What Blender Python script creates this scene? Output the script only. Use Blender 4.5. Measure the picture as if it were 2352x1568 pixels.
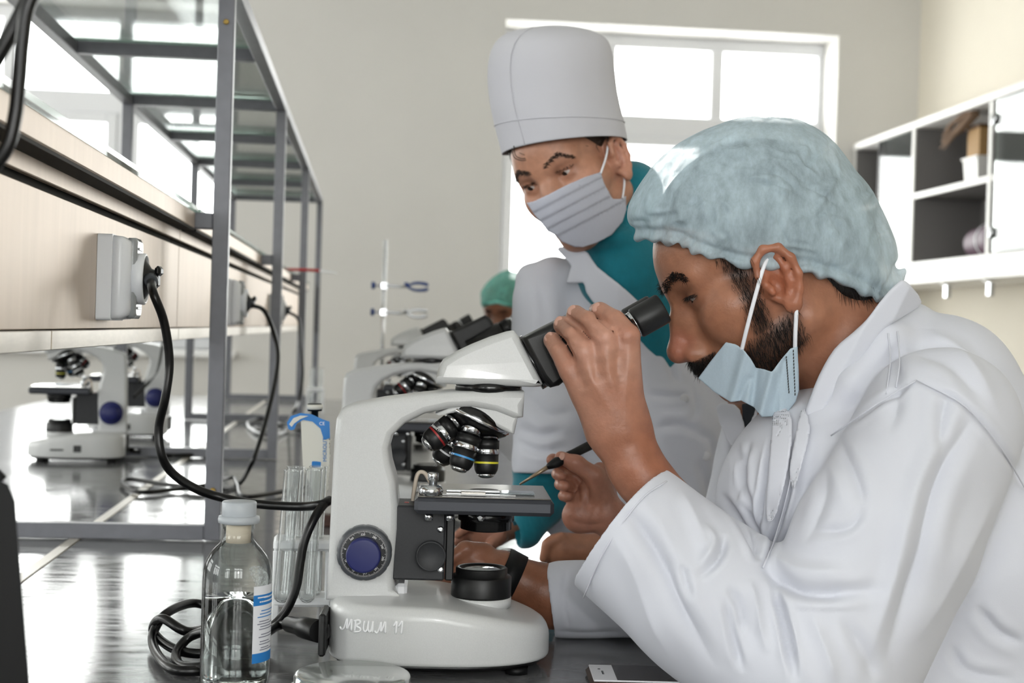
import bpy, math, random
import numpy as np
from mathutils import Vector, Matrix
random.seed(7); rng = np.random.default_rng(7)
SC = bpy.context.scene; COL = SC.collection
for _o in list(bpy.data.objects): bpy.data.objects.remove(_o)

# ------------------------------------------------------------------ camera
TABLE = 0.78                                    # bench height
CAMP = np.array([0.0, 0.0, TABLE + 0.345])      # eye of the camera
FPX, CX, CY = 3400.0, 1176.0, 784.0
_yaw, _pit, _rol = math.radians(5.48), math.radians(0.49), 0.030
_f = np.array([math.sin(_yaw)*math.cos(_pit), math.cos(_yaw)*math.cos(_pit), -math.sin(_pit)])
_r = np.cross(_f, [0, 0, 1.0]); _r /= np.linalg.norm(_r); _u = np.cross(_r, _f)
RIGHT = _r*math.cos(_rol) + _u*math.sin(_rol); UP = _u*math.cos(_rol) - _r*math.sin(_rol); FWD = _f
cam_d = bpy.data.cameras.new('camera'); cam = bpy.data.objects.new('camera', cam_d); COL.objects.link(cam)
cam_d.sensor_fit = 'HORIZONTAL'; cam_d.sensor_width = 22.3; cam_d.lens = 22.3*FPX/2352
cam_d.clip_start = 0.05; cam_d.clip_end = 200
cam.matrix_world = Matrix(((RIGHT[0], UP[0], -FWD[0], CAMP[0]), (RIGHT[1], UP[1], -FWD[1], CAMP[1]),
                           (RIGHT[2], UP[2], -FWD[2], CAMP[2]), (0, 0, 0, 1)))
cam_d.dof.use_dof = True; cam_d.dof.focus_distance = 1.5; cam_d.dof.aperture_fstop = 5.0
SC.camera = cam
# ------------------------------------------------------------------ world, light, exposure
wd = bpy.data.worlds.new('overcast_sky'); SC.world = wd; wd.use_nodes = True
_bg = wd.node_tree.nodes['Background']; _bg.inputs[0].default_value = (1.0, 0.985, 0.96, 1); _bg.inputs[1].default_value = 11.0
SC.view_settings.view_transform = 'Standard'; SC.view_settings.look = 'None'
SC.view_settings.exposure = 0.0; SC.view_settings.gamma = 1.0; SC.view_settings.use_curve_mapping = False
SC.cycles.use_adaptive_sampling = True; SC.cycles.adaptive_threshold = .05
SC.cycles.max_bounces = 8; SC.cycles.diffuse_bounces = 4; SC.cycles.glossy_bounces = 5
SC.cycles.transmission_bounces = 10; SC.cycles.transparent_max_bounces = 16
SC.cycles.caustics_reflective = False; SC.cycles.caustics_refractive = False
SC.cycles.sample_clamp_indirect = 6.0; SC.cycles.use_denoising = True
def light(name, typ, loc, energy, size=None, look=None, color=(1, 1, 1), portal=False, sy=None):
    d = bpy.data.lights.new(name, typ); d.energy = energy; d.color = color
    if typ == 'AREA':
        d.shape = 'RECTANGLE'; d.size = size; d.size_y = sy or size; d.cycles.is_portal = portal
    elif typ != 'SUN': d.shadow_soft_size = size
    o = bpy.data.objects.new(name, d); COL.objects.link(o); o.location = loc
    if look is not None: o.rotation_euler = (Vector(look) - Vector(loc)).to_track_quat('-Z', 'Y').to_euler()
    return o
# the photographer's flash, just above the lens
_fl = CAMP + UP*0.10 + RIGHT*0.08 - FWD*0.02
fl = light('camera_flash', 'SPOT', _fl, 9.0, 0.02, _fl + FWD*2 + UP*0.1, (1.0, 0.98, 0.96))
fl.data.spot_size = math.radians(75); fl.data.spot_blend = 0.5

# ------------------------------------------------------------------ pixel <-> place
def W(px, py, zc):
    """the place that lies at depth zc behind photograph pixel (px, py)"""
    px, py, zc = np.broadcast_arrays(np.asarray(px, float), np.asarray(py, float), np.asarray(zc, float))
    a = ((px-CX)/FPX*zc)[..., None]; b = ((CY-py)/FPX*zc)[..., None]
    return CAMP + a*RIGHT + b*UP + zc[..., None]*FWD
def WT(px, py, z=TABLE):
    """the place on the horizontal plane z seen at a pixel"""
    d = FWD + (px-CX)/FPX*RIGHT + (CY-py)/FPX*UP
    return CAMP + d*((z-CAMP[2])/d[2])
def PX(p):
    d = np.asarray(p, float)-CAMP; zc = d@FWD
    return CX+FPX*(d@RIGHT)/zc, CY-FPX*(d@UP)/zc, zc

# ------------------------------------------------------------------ materials
def lin(c):
    return tuple(((v/255)/12.92 if v/255 <= .04045 else ((v/255+.055)/1.055)**2.4) for v in c)
MATS = {}
def mat(name, rgb=(200, 200, 200), rough=.5, metal=0., spec=.5, noise=None, bump=None, attr=None, trans=0., alpha=1., ior=1.45,
        sss=0., sheen=0., coat=0., emit=None, rnoise=None):
    """noise=(scale, amount, detail, stretch xyz) colour mottling; bump=(scale, strength, stretch, distance)"""
    m = bpy.data.materials.new(name); m.use_nodes = True; MATS[name] = m
    nt = m.node_tree; b = nt.nodes['Principled BSDF']; N = nt.nodes.new; L = nt.links.new
    c = lin(rgb)+(1,)
    b.inputs['Base Color'].default_value = c; b.inputs['Roughness'].default_value = rough; b.inputs['Metallic'].default_value = metal
    b.inputs['Specular IOR Level'].default_value = spec; b.inputs['IOR'].default_value = ior
    b.inputs['Transmission Weight'].default_value = trans; b.inputs['Alpha'].default_value = alpha
    if sss: b.inputs['Subsurface Weight'].default_value = sss; b.inputs['Subsurface Radius'].default_value = (.012, .005, .003); b.inputs['Subsurface Scale'].default_value = 1.0
    if sheen: b.inputs['Sheen Weight'].default_value = sheen
    if coat: b.inputs['Coat Weight'].default_value = coat; b.inputs['Coat Roughness'].default_value = .08
    if emit: b.inputs['Emission Color'].default_value = lin(emit[0])+(1,); b.inputs['Emission Strength'].default_value = emit[1]
    src = None
    if attr:
        a = N('ShaderNodeAttribute'); a.attribute_name = attr; src = a.outputs['Color']
    def coords(stretch):
        tc = N('ShaderNodeTexCoord'); mp = N('ShaderNodeMapping'); mp.inputs['Scale'].default_value = stretch
        L(tc.outputs['Object'], mp.inputs['Vector']); return mp.outputs['Vector']
    if noise:
        sc, am, det, st = noise
        t = N('ShaderNodeTexNoise'); t.inputs['Scale'].default_value = sc; t.inputs['Detail'].default_value = det; L(coords(st), t.inputs['Vector'])
        mr = N('ShaderNodeMapRange'); mr.inputs['From Min'].default_value = .25; mr.inputs['From Max'].default_value = .75
        mr.inputs['To Min'].default_value = 1-am; mr.inputs['To Max'].default_value = 1+am; L(t.outputs['Fac'], mr.inputs['Value'])
        mx = N('ShaderNodeVectorMath'); mx.operation = 'SCALE'
        if src is None: mx.inputs[0].default_value = c[:3]
        else: L(src, mx.inputs[0])
        L(mr.outputs['Result'], mx.inputs['Scale']); src = mx.outputs['Vector']
    if src is not None: L(src, b.inputs['Base Color'])
    if rnoise:
        sc, lo, hi, st = rnoise
        t = N('ShaderNodeTexNoise'); t.inputs['Scale'].default_value = sc; t.inputs['Detail'].default_value = 4; L(coords(st), t.inputs['Vector'])
        mr = N('ShaderNodeMapRange'); mr.inputs['From Min'].default_value = .3; mr.inputs['From Max'].default_value = .7
        mr.inputs['To Min'].default_value = lo; mr.inputs['To Max'].default_value = hi; L(t.outputs['Fac'], mr.inputs['Value'])
        L(mr.outputs['Result'], b.inputs['Roughness'])
    if bump:
        sc, stg, st, dist = bump
        t = N('ShaderNodeTexNoise'); t.inputs['Scale'].default_value = sc; t.inputs['Detail'].default_value = 3; L(coords(st), t.inputs['Vector'])
        bp = N('ShaderNodeBump'); bp.inputs['Strength'].default_value = stg; bp.inputs['Distance'].default_value = dist
        L(t.outputs['Fac'], bp.inputs['Height']); L(bp.outputs['Normal'], b.inputs['Normal'])
    return m
def thin_glass(name, tint=(240, 250, 246), refl=.9, rough=.0, base=.04, haze=0.0):
    """thin clear sheet: straight-through light plus Fresnel mirror"""
    m = bpy.data.materials.new(name); m.use_nodes = True; nt = m.node_tree; nt.nodes.clear(); N = nt.nodes.new; L = nt.links.new
    out = N('ShaderNodeOutputMaterial'); mix = N('ShaderNodeMixShader'); tr = N('ShaderNodeBsdfTransparent'); gl = N('ShaderNodeBsdfGlossy')
    lw = N('ShaderNodeLayerWeight'); lw.inputs['Blend'].default_value = .12
    tr.inputs[0].default_value = lin(tint)+(1,); gl.inputs['Roughness'].default_value = rough
    mr = N('ShaderNodeMapRange'); mr.inputs['To Min'].default_value = base; mr.inputs['To Max'].default_value = refl
    L(lw.outputs['Fresnel'], mr.inputs['Value']); L(mr.outputs['Result'], mix.inputs[0]); L(tr.outputs[0], mix.inputs[1]); L(gl.outputs[0], mix.inputs[2])
    last = mix
    if haze:  # diffuse white mixed in to lift the brightness of the glass
        df = N('ShaderNodeBsdfDiffuse'); df.inputs[0].default_value = (.85, .87, .86, 1); m2 = N('ShaderNodeMixShader'); m2.inputs[0].default_value = haze
        L(mix.outputs[0], m2.inputs[1]); L(df.outputs[0], m2.inputs[2]); last = m2
    L(last.outputs[0], out.inputs[0]); MATS[name] = m; return m

# ------------------------------------------------------------------ mesh helpers
def cat_rom(pts, n=8, closed=False):
    p = np.asarray(pts, float)
    if closed: q = np.vstack([p[-1], p, p[0], p[1]])
    else: q = np.vstack([2*p[0]-p[1], p, 2*p[-1]-p[-2]])
    out = []
    for i in range(len(q)-3):
        a, b, c, d = q[i:i+4]
        for t in np.arange(n)/n:
            out.append(.5*((2*b)+(-a+c)*t+(2*a-5*b+4*c-d)*t*t+(-a+3*b-3*c+d)*t**3))
    if not closed: out.append(p[-1])
    return np.array(out)
class MB:
    def __init__(s): s.v = []; s.f = []; s.sm = []
    def add(s, v, f, sm=False):
        o = len(s.v); s.v += [tuple(map(float, p)) for p in v]; s.f += [tuple(int(i)+o for i in q) for q in f]; s.sm += [sm]*len(f); return s
    def box(s, lo, hi, bev=0.0, M=None):
        lo = np.array(lo, float); hi = np.array(hi, float)
        if bev <= 0:
            v = [(x, y, z) for x in (lo[0], hi[0]) for y in (lo[1], hi[1]) for z in (lo[2], hi[2])]
            f = [(0, 1, 3, 2), (4, 6, 7, 5), (0, 4, 5, 1), (2, 3, 7, 6), (0, 2, 6, 4), (1, 5, 7, 3)]
        else:
            b = min(bev, .49*float(min(hi-lo))); v = []; idx = {}
            for sx in (0, 1):
                for sy in (0, 1):
                    for sz in (0, 1):
                        c = np.where([sx, sy, sz], hi, lo); sg = np.where([sx, sy, sz], -1, 1)
                        for ax in range(3):
                            d = sg*b; d[ax] = 0; idx[(sx, sy, sz, ax)] = len(v); v.append(c+d)
            f = []
            for ax in range(3):
                o1, o2 = [(1, 2), (2, 0), (0, 1)][ax]
                for sd in (0, 1):
                    q = []
                    for (a, c) in ((0, 0), (1, 0), (1, 1), (0, 1)):
                        k = [0, 0, 0]; k[ax] = sd; k[o1] = a; k[o2] = c; q.append(idx[tuple(k)+(ax,)])
                    f.append(q if sd else q[::-1])
                for a in (0, 1):
                    for c in (0, 1):
                        k0 = [0, 0, 0]; k1 = [0, 0, 0]; k0[o1] = k1[o1] = a; k0[o2] = k1[o2] = c; k1[ax] = 1
                        f.append([idx[tuple(k0)+(o1,)], idx[tuple(k1)+(o1,)], idx[tuple(k1)+(o2,)], idx[tuple(k0)+(o2,)]])
            for sx in (0, 1):
                for sy in (0, 1):
                    for sz in (0, 1): f.append([idx[(sx, sy, sz, a)] for a in range(3)])
        if M is not None: v = [M@Vector(p) for p in v]
        return s.add(v, f)
    def ring(s, rings, closed=True, cap0=True, cap1=True, sm=True):
        n = len(rings[0]); v = [p for r in rings for p in r]; f = []
        for i in range(len(rings)-1):
            for j in range(n if closed else n-1):
                f.append((i*n+j, i*n+(j+1) % n, (i+1)*n+(j+1) % n, (i+1)*n+j))
        s.add(v, f, sm); o = len(s.v)-len(v)
        if cap0: s.f.append(tuple(o+j for j in range(n))[::-1]); s.sm.append(False)
        if cap1: s.f.append(tuple(o+(len(rings)-1)*n+j for j in range(n))); s.sm.append(False)
        return s
    def lathe(s, prof, n=32, M=None, sm=True, cap0=True, cap1=True):
        """prof: (radius, height) pairs turned about local z"""
        rings = []
        for (r, h) in prof:
            q = [Vector((r*math.cos(2*math.pi*j/n), r*math.sin(2*math.pi*j/n), h)) for j in range(n)]
            rings.append([M@p for p in q] if M is not None else q)
        return s.ring(rings, True, cap0, cap1, sm)
    def tube(s, pts, r, n=8, sub=6, caps=True, sm=True):
        p = cat_rom(pts, sub) if sub > 1 and len(pts) > 2 else np.asarray(pts, float)
        rr = np.interp(np.linspace(0, 1, len(p)), np.linspace(0, 1, len(r)), r) if hasattr(r, '__len__') else np.full(len(p), r)
        t = np.gradient(p, axis=0); t /= np.linalg.norm(t, axis=1)[:, None]+1e-12
        nrm = np.cross(t[0], [0, 0, 1.0]);
        if np.linalg.norm(nrm) < 1e-3: nrm = np.cross(t[0], [1.0, 0, 0])
        rings = []
        for i in range(len(p)):
            nrm = nrm - t[i]*(nrm@t[i]); nrm /= np.linalg.norm(nrm)+1e-12; bn = np.cross(t[i], nrm)
            rings.append([p[i]+rr[i]*(math.cos(2*math.pi*j/n)*nrm+math.sin(2*math.pi*j/n)*bn) for j in range(n)])
        return s.ring(rings, True, caps, caps, sm)
    def prism(s, poly, a0, a1, place, bev=0.0, sm=False):
        """2-D outline extruded from a0 to a1; place(u, v, a) -> point; bev rounds both rims"""
        P = np.asarray(poly, float); c = P.mean(0)
        def inset(d):
            t = np.roll(P, -1, 0)-np.roll(P, 1, 0); nn = np.stack([-t[:, 1], t[:, 0]], 1); nn /= np.linalg.norm(nn, axis=1)[:, None]+1e-9
            area = np.sum(P[:, 0]*np.roll(P[:, 1], -1)-np.roll(P[:, 0], -1)*P[:, 1])
            return P+nn*d*(1 if area > 0 else -1)
        lev = [(0, a0), (0, a1)] if bev <= 0 else [(bev, a0), (bev*.3, a0+bev*.3*np.sign(a1-a0)), (0, a0+bev*np.sign(a1-a0)), (0, a1-bev*np.sign(a1-a0)), (bev*.3, a1-bev*.3*np.sign(a1-a0)), (bev, a1)]
        return s.ring([[place(u, v, a) for (u, v) in inset(d)] for d, a in lev], True, True, True, sm)
    def build(s, name, m=None, parent=None, **kw): return obj(name, s.v, s.f, m, parent, s.sm, **kw)
def obj(name, v, f, m=None, parent=None, sm=None, loc=None, **kw):
    me = bpy.data.meshes.new(name)
    if isinstance(v, np.ndarray) and isinstance(f, np.ndarray):
        me.vertices.add(len(v)); me.vertices.foreach_set('co', v.astype(np.float32).ravel())
        k = f.shape[1]; me.loops.add(f.size); me.loops.foreach_set('vertex_index', f.astype(np.int32).ravel())
        me.polygons.add(len(f)); me.polygons.foreach_set('loop_start', np.arange(0, f.size, k, dtype=np.int32))
        me.update(calc_edges=True)
    else:
        me.from_pydata(v, [], f); me.update()
    if sm is True or sm is None and isinstance(f, np.ndarray): me.polygons.foreach_set('use_smooth', [True]*len(me.polygons))
    elif isinstance(sm, list): me.polygons.foreach_set('use_smooth', sm)
    o = bpy.data.objects.new(name, me); COL.objects.link(o)
    if m is not None: me.materials.append(MATS[m] if isinstance(m, str) else m)
    if parent is not None: o.parent = parent
    if loc is not None: o.location = loc
    for k_, x in kw.items():
        if k_ == 'colors':
            a = me.color_attributes.new('Col', 'FLOAT_COLOR', 'POINT')
            a.data.foreach_set('color', np.hstack([x, np.ones((len(x), 1))]).astype(np.float32).ravel())
        else: o[k_] = x
    return o
def fixn(o):
    import bmesh
    b = bmesh.new(); b.from_mesh(o.data); bmesh.ops.recalc_face_normals(b, faces=b.faces); b.to_mesh(o.data); b.free(); return o
def thing(name, label, cat, loc=(0, 0, 0), rotz=0., group=None):
    o = bpy.data.objects.new(name, None); COL.objects.link(o); o.empty_display_size = .02
    o.location = loc; o.rotation_euler = (0, 0, rotz); o['label'] = label; o['category'] = cat
    if group: o['group'] = group
    return o
def tag(o, label, cat, group=None):
    o['label'] = label; o['category'] = cat
    if group: o['group'] = group
    return o
def struct(o): o['kind'] = 'structure'; return o
def dup(root, loc, rotz, label, group=None):
    def cp(o, par):
        c = o.copy(); COL.objects.link(c); c.parent = par
        for ch in list(o.children): cp(ch, c)
        return c
    r = cp(root, None); r.location = loc; r.rotation_euler = (0, 0, rotz); r['label'] = label
    if group: r['group'] = group
    return r
def rotM(axis_z, loc=(0, 0, 0)):
    z = Vector(axis_z).normalized(); return Matrix.Translation(Vector(loc))@z.to_track_quat('Z', 'Y').to_matrix().to_4x4()
def bevel(o, w=.002, seg=2, ang=40):
    m = o.modifiers.new('bevel', 'BEVEL'); m.width = w; m.segments = seg; m.limit_method = 'ANGLE'; m.angle_limit = math.radians(ang); return o
_font = {}
def text(name, s, size, place_M, m, parent, depth=.00005, align='LEFT'):
    c = bpy.data.curves.new(name, 'FONT'); c.body = s; c.size = size; c.extrude = depth; c.align_x = align; c.resolution_u = 3
    t = bpy.data.objects.new(name, c); COL.objects.link(t); dg = bpy.context.evaluated_depsgraph_get()
    me = bpy.data.meshes.new_from_object(t.evaluated_get(dg)); bpy.data.objects.remove(t); bpy.data.curves.remove(c)
    me.transform(place_M); me.materials.clear(); me.materials.append(MATS[m])
    o = bpy.data.objects.new(name, me); COL.objects.link(o); o.parent = parent; return o

# ------------------------------------------------------------------ implicit-surface modeller (smooth unions, surface nets)
def smin(a, b, k):
    if k <= 0: return np.minimum(a, b)
    h = np.clip(.5+.5*(b-a)/k, 0, 1); return b*(1-h)+a*h-k*h*(1-h)
def poly_sd(P, X, Y):
    """signed distance (negative inside) to a closed polygon on a 2-D grid"""
    d = np.full(X.shape, 1e18); ins = np.zeros(X.shape, bool); n = len(P)
    for i in range(n):
        ax, ay = P[i]; bx, by = P[(i+1) % n]; ex, ey = bx-ax, by-ay
        wx, wy = X-ax, Y-ay; t = np.clip((wx*ex+wy*ey)/(ex*ex+ey*ey+1e-12), 0, 1)
        d = np.minimum(d, (wx-ex*t)**2+(wy-ey*t)**2)
        if ay != by:
            c = ((ay > Y) != (by > Y)) & (X < ex*(Y-ay)/ey+ax); ins ^= c
    d = np.sqrt(d); return np.where(ins, -d, d)
class SDF:
    def __init__(s, lo, hi, h):
        s.lo = np.array(lo, float); s.h = h; s.n = np.ceil((np.array(hi, float)-s.lo)/h).astype(int)+1
        s.ax = [(s.lo[i]+h*np.arange(s.n[i])).astype(np.float32) for i in range(3)]
        s.f = np.full(s.n, 1e3*h, np.float32)
    def op(s, lo, hi, fn, k, mode='u'):
        pad = k+3*s.h
        a = np.clip(np.floor((np.array(lo)-pad-s.lo)/s.h).astype(int), 0, s.n); b = np.clip(np.ceil((np.array(hi)+pad-s.lo)/s.h).astype(int)+1, 0, s.n)
        if np.any(b <= a): return s
        sl = tuple(slice(a[i], b[i]) for i in range(3))
        x = s.ax[0][sl[0]][:, None, None]; y = s.ax[1][sl[1]][None, :, None]; z = s.ax[2][sl[2]][None, None, :]
        d = fn(x, y, z).astype(np.float32)
        if mode == 'u': s.f[sl] = smin(s.f[sl], d, k)
        else: s.f[sl] = -smin(-s.f[sl], d, k)
        return s
    def cone(s, a, b, ra, rb, k=0., mode='u', flat=None):
        """round cone; flat=(axis vector, factor) squashes it along an axis"""
        a = np.array(a, np.float32); b = np.array(b, np.float32); e = b-a; L2 = float(e@e)+1e-12; R = max(ra, rb)*(max(1, flat[1]) if flat else 1)
        if flat: n = np.array(flat[0], np.float32); n = n/np.linalg.norm(n); q = flat[1]
        def fn(x, y, z):
            dx, dy, dz = x-a[0], y-a[1], z-a[2]; t = np.clip((dx*e[0]+dy*e[1]+dz*e[2])/L2, 0, 1)
            dx = dx-t*e[0]; dy = dy-t*e[1]; dz = dz-t*e[2]; m = dx*dx+dy*dy+dz*dz
            if flat:
                w = dx*n[0]+dy*n[1]+dz*n[2]; m = m+w*w*(1/q**2-1); m = np.maximum(m, 0)
                return (np.sqrt(m)-(ra+(rb-ra)*t))*min(1, q)
            return np.sqrt(m)-(ra+(rb-ra)*t)
        return s.op(np.minimum(a, b)-R, np.maximum(a, b)+R, fn, k, mode)
    def chain(s, pts, rs, k=0., mode='u', flat=None):
        for i in range(len(pts)-1): s.cone(pts[i], pts[i+1], rs[i], rs[i+1], k, mode, flat)
        return s
    def ell(s, c, r, k=0., mode='u', rot=None):
        """ellipsoid; rot = 3 row vectors (its axes)"""
        c = np.array(c, np.float32); r = np.array(r, np.float32); R = float(max(r))
        A = np.eye(3, dtype=np.float32) if rot is None else np.array(rot, np.float32)
        def fn(x, y, z):
            dx, dy, dz = x-c[0], y-c[1], z-c[2]; k0 = 0; k1 = 0
            for i in range(3):
                q = (dx*A[i, 0]+dy*A[i, 1]+dz*A[i, 2])/r[i]; k0 = k0+q*q; k1 = k1+(q/r[i])**2
            k0 = np.sqrt(k0); return k0*(k0-1)/np.maximum(np.sqrt(k1), 1e-9)
        e = np.abs(A).T@r if rot is not None else r
        return s.op(c-e, c+e, fn, k, mode)
    def half(s, p, n, k=0.):
        """cut away everything on the side n points to"""
        p = np.array(p, float); n = np.array(n, float); n /= np.linalg.norm(n)
        return s.op(s.lo, s.lo+s.n*s.h, lambda x, y, z: -((x-p[0])*n[0]+(y-p[1])*n[1]+(z-p[2])*n[2]), k, 's')
    def inflate(s, poly, R, Wd, wc=0., k=0., mode='u', smooth=6, wfun=None):
        """pillow grown from an outline in the first two axes: rim radius R, half thickness Wd about wc along the third"""
        P = cat_rom(poly, smooth, True) if smooth > 1 else np.asarray(poly, float)
        def fn(x, y, z):
            X, Y = np.broadcast_arrays(x[..., 0], y[..., 0]); D = poly_sd(P, X.astype(float), Y.astype(float))
            D = (np.maximum(D+R, 0)+np.minimum(D+R, 0)*0)[..., None]
            c = wc if wfun is None else wfun(X, Y)[..., None]
            q = np.sqrt(D**2+((z-c)*R/Wd)**2)-R
            return q*min(1., Wd/R)
        lo = np.array([P[:, 0].min(), P[:, 1].min(), wc-Wd]); hi = np.array([P[:, 0].max(), P[:, 1].max(), wc+Wd])
        if wfun is not None: lo[2] = s.lo[2]; hi[2] = s.lo[2]+s.n[2]*s.h
        return s.op(lo, hi, fn, k, mode)
    def mesh(s, newton=0):
        f = s.f; n = f.shape; ins = f < 0
        c = np.zeros(tuple(i-1 for i in n), np.int8); acc = None
        for dx in (0, 1):
            for dy in (0, 1):
                for dz in (0, 1): c += ins[dx:n[0]-1+dx, dy:n[1]-1+dy, dz:n[2]-1+dz]
        act = (c > 0) & (c < 8); I = np.argwhere(act); vid = np.full(act.shape, -1, np.int64); vid[act] = np.arange(len(I))
        sm = np.zeros((len(I), 3)); ct = np.zeros(len(I))
        off = [(a, b, d) for a in (0, 1) for b in (0, 1) for d in (0, 1)]
        for o in off:
            for ax in range(3):
                if o[ax]: continue
                p = list(o); p[ax] = 1
                fa = f[I[:, 0]+o[0], I[:, 1]+o[1], I[:, 2]+o[2]]; fb = f[I[:, 0]+p[0], I[:, 1]+p[1], I[:, 2]+p[2]]
                cr = (fa < 0) != (fb < 0); t = np.where(cr, fa/np.where(cr, fa-fb, 1), 0)
                q = np.array(o, float)[None].repeat(len(I), 0); q[:, ax] += t
                sm += q*cr[:, None]; ct += cr
        V = (I+sm/ct[:, None])*s.h+s.lo
        F = []
        for ax in range(3):
            o1, o2 = [(1, 2), (2, 0), (0, 1)][ax]
            sl0 = [slice(None)]*3; sl1 = [slice(None)]*3; sl0[ax] = slice(0, -1); sl1[ax] = slice(1, None)
            A = ins[tuple(sl0)]; B = ins[tuple(sl1)]; e = np.argwhere(A != B)
            e = e[(e[:, o1] > 0) & (e[:, o1] < n[o1]-1) & (e[:, o2] > 0) & (e[:, o2] < n[o2]-1)]
            def g(d1, d2):
                q = e.copy(); q[:, o1] -= d1; q[:, o2] -= d2; return vid[q[:, 0], q[:, 1], q[:, 2]]
            qd = np.stack([g(1, 1), g(0, 1), g(0, 0), g(1, 0)], 1)
            flip = ~A[e[:, 0], e[:, 1], e[:, 2]]; qd[flip] = qd[flip][:, ::-1]; F.append(qd)
        return V, np.vstack(F)
def relax(V, F, it=2, lam=.5):
    """a few rounds of Laplacian smoothing"""
    E = np.vstack([F[:, [0, 1]], F[:, [1, 2]], F[:, [2, 3]], F[:, [3, 0]]]); E = np.vstack([E, E[:, ::-1]])
    deg = np.bincount(E[:, 0], minlength=len(V)).astype(float)
    for _ in range(it):
        S = np.stack([np.bincount(E[:, 0], V[E[:, 1], i], minlength=len(V)) for i in range(3)], 1)
        V = V+lam*(S/np.maximum(deg, 1)[:, None]-V)
    return V
def largest(V, F):
    """keep only the biggest connected shell"""
    L = np.arange(len(V))
    while True:
        m = L[F].min(1); L2 = L.copy()
        for k in range(F.shape[1]): np.minimum.at(L2, F[:, k], m)
        L2 = L2[L2]
        if (L2 == L).all(): break
        L = L2
    u, c = np.unique(L, return_counts=True); keep = L == u[c.argmax()]; idx = np.cumsum(keep)-1
    return V[keep], idx[F[keep[F[:, 0]]]]
def vnorm(V, F):
    n = np.cross(V[F[:, 2]]-V[F[:, 0]], V[F[:, 3]]-V[F[:, 1]]); N = np.zeros_like(V)
    for k in range(F.shape[1]):
        for i in range(3): N[:, i] += np.bincount(F[:, k], n[:, i], minlength=len(V))
    return N/(np.linalg.norm(N, axis=1)[:, None]+1e-12)
def poly_dist(P, X, Y):
    """distance to an open polyline and the position (0..1) along it"""
    d = np.full(X.shape, 1e18); T = np.zeros(X.shape); n = len(P)-1
    for i in range(n):
        ax, ay = P[i]; ex, ey = P[i+1]-P[i]
        t = np.clip(((X-ax)*ex+(Y-ay)*ey)/(ex*ex+ey*ey+1e-12), 0, 1); q = (X-ax-ex*t)**2+(Y-ay-ey*t)**2
        b = q < d; d = np.where(b, q, d); T = np.where(b, (i+t)/n, T)
    return np.sqrt(d), T
def folds(V, F, lines, side=-1):
    """press cloth creases (amp < 0) and ridges (amp > 0) into the near side; line = (points, half width, amplitude)"""
    N = vnorm(V, F); D = np.zeros(len(V)); front = np.clip(N[:, 2]*side*2.5+.15, 0, 1)
    for pts, wd_, am in lines:
        P = cat_rom(pts, 6) if len(pts) > 2 else np.asarray(pts, float)
        lo = P.min(0)-3*wd_; hi = P.max(0)+3*wd_
        m = np.where((V[:, 0] > lo[0]) & (V[:, 0] < hi[0]) & (V[:, 1] > lo[1]) & (V[:, 1] < hi[1]) & (front > 0))[0]
        if not len(m): continue
        d, t = poly_dist(P, V[m, 0], V[m, 1]); tap = np.clip(np.minimum(t, 1-t)*4, .0, 1)
        D[m] += am*tap*(np.exp(-(d/wd_)**1.35)-.28*np.exp(-((d-2.2*wd_)/(1.2*wd_))**2))
    return V+N*(D*front)[:, None]
def wobble(V, F, amp, freq, seed=0, octv=3):
    """gentle cloth unevenness along the normals"""
    r = np.random.default_rng(seed); N = vnorm(V, F); D = np.zeros(len(V))
    for o in range(octv):
        for _ in range(5):
            k = r.normal(size=3); k *= freq*(1.8**o)/np.linalg.norm(k); D += amp/(1.7**o)*np.sin(V@k+r.uniform(0, 6.28))/2.2
    return V+N*D[:, None]
# ================================================================== materials of the place
mat('wall_paint', (216, 214, 210), .85, noise=(3, .02, 3, (1, 1, 1)), bump=(60, .05, (1, 1, 1), .002))
mat('wall_cream', (236, 229, 214), .8, noise=(3, .02, 3, (1, 1, 1)))
mat('ceiling_paint', (235, 235, 232), .9); mat('floor_tile', (150, 146, 140), .35, noise=(6, .1, 4, (1, 1, 1)))
mat('window_pvc', (232, 233, 236), .35); mat('sill_white', (240, 240, 240), .4)
mat('bench_laminate', (102, 102, 104), .16, spec=.6, noise=(9, .10, 5, (1, 3, 1)), rnoise=(14, .07, .20, (1, 4, 1)), bump=(5, .012, (1, 2.2, 1), .01))
mat('bench_edge', (60, 60, 62), .4); mat('joint_strip', (206, 200, 190), .35, metal=.3)
mat('grey_paint', (114, 115, 122), .36, spec=.5, noise=(40, .08, 3, (1, 1, 1)), bump=(90, .12, (1, 1, 1), .002))
mat('satin_metal', (206, 190, 174), .46, metal=.55, noise=(50, .05, 3, (1, 1, .08)), bump=(120, .03, (1, 1, .05), .001))
mat('satin_edge', (215, 208, 198), .32, metal=.85, noise=(180, .06, 2, (1, .2, 1)))
mat('dark_gap', (52, 50, 48), .8); mat('brass', (150, 125, 70), .35, metal=1.)
thin_glass('pane_glass', (250, 252, 252), .6, 0., .03); thin_glass('shelf_glass', (250, 253, 252), .8, .0, .05)
mat('glass_edge', (150, 178, 166), .15, trans=.3); thin_glass('door_glass', (214, 220, 216), .95, .02, .10)
mat('cabinet_white', (244, 242, 238), .4); mat('cabinet_grey', (118, 115, 114), .55)
mat('black_plastic', (16, 16, 17), .38, spec=.5); mat('black_rubber', (10, 10, 11), .5, spec=.3)
mat('white_plastic', (232, 234, 238), .32); mat('chrome', (200, 202, 205), .16, metal=1.)
YW = 8.22                                                        # inner face of the window wall
def WY(px, py, Y):
    d = FWD+(px-CX)/FPX*RIGHT+(CY-py)/FPX*UP; return CAMP+d*(Y/d[1])
XR, XL, YB, ZC = 3.08, -4.6, -2.6, 3.35
EYE = CAMP[2]
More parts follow.
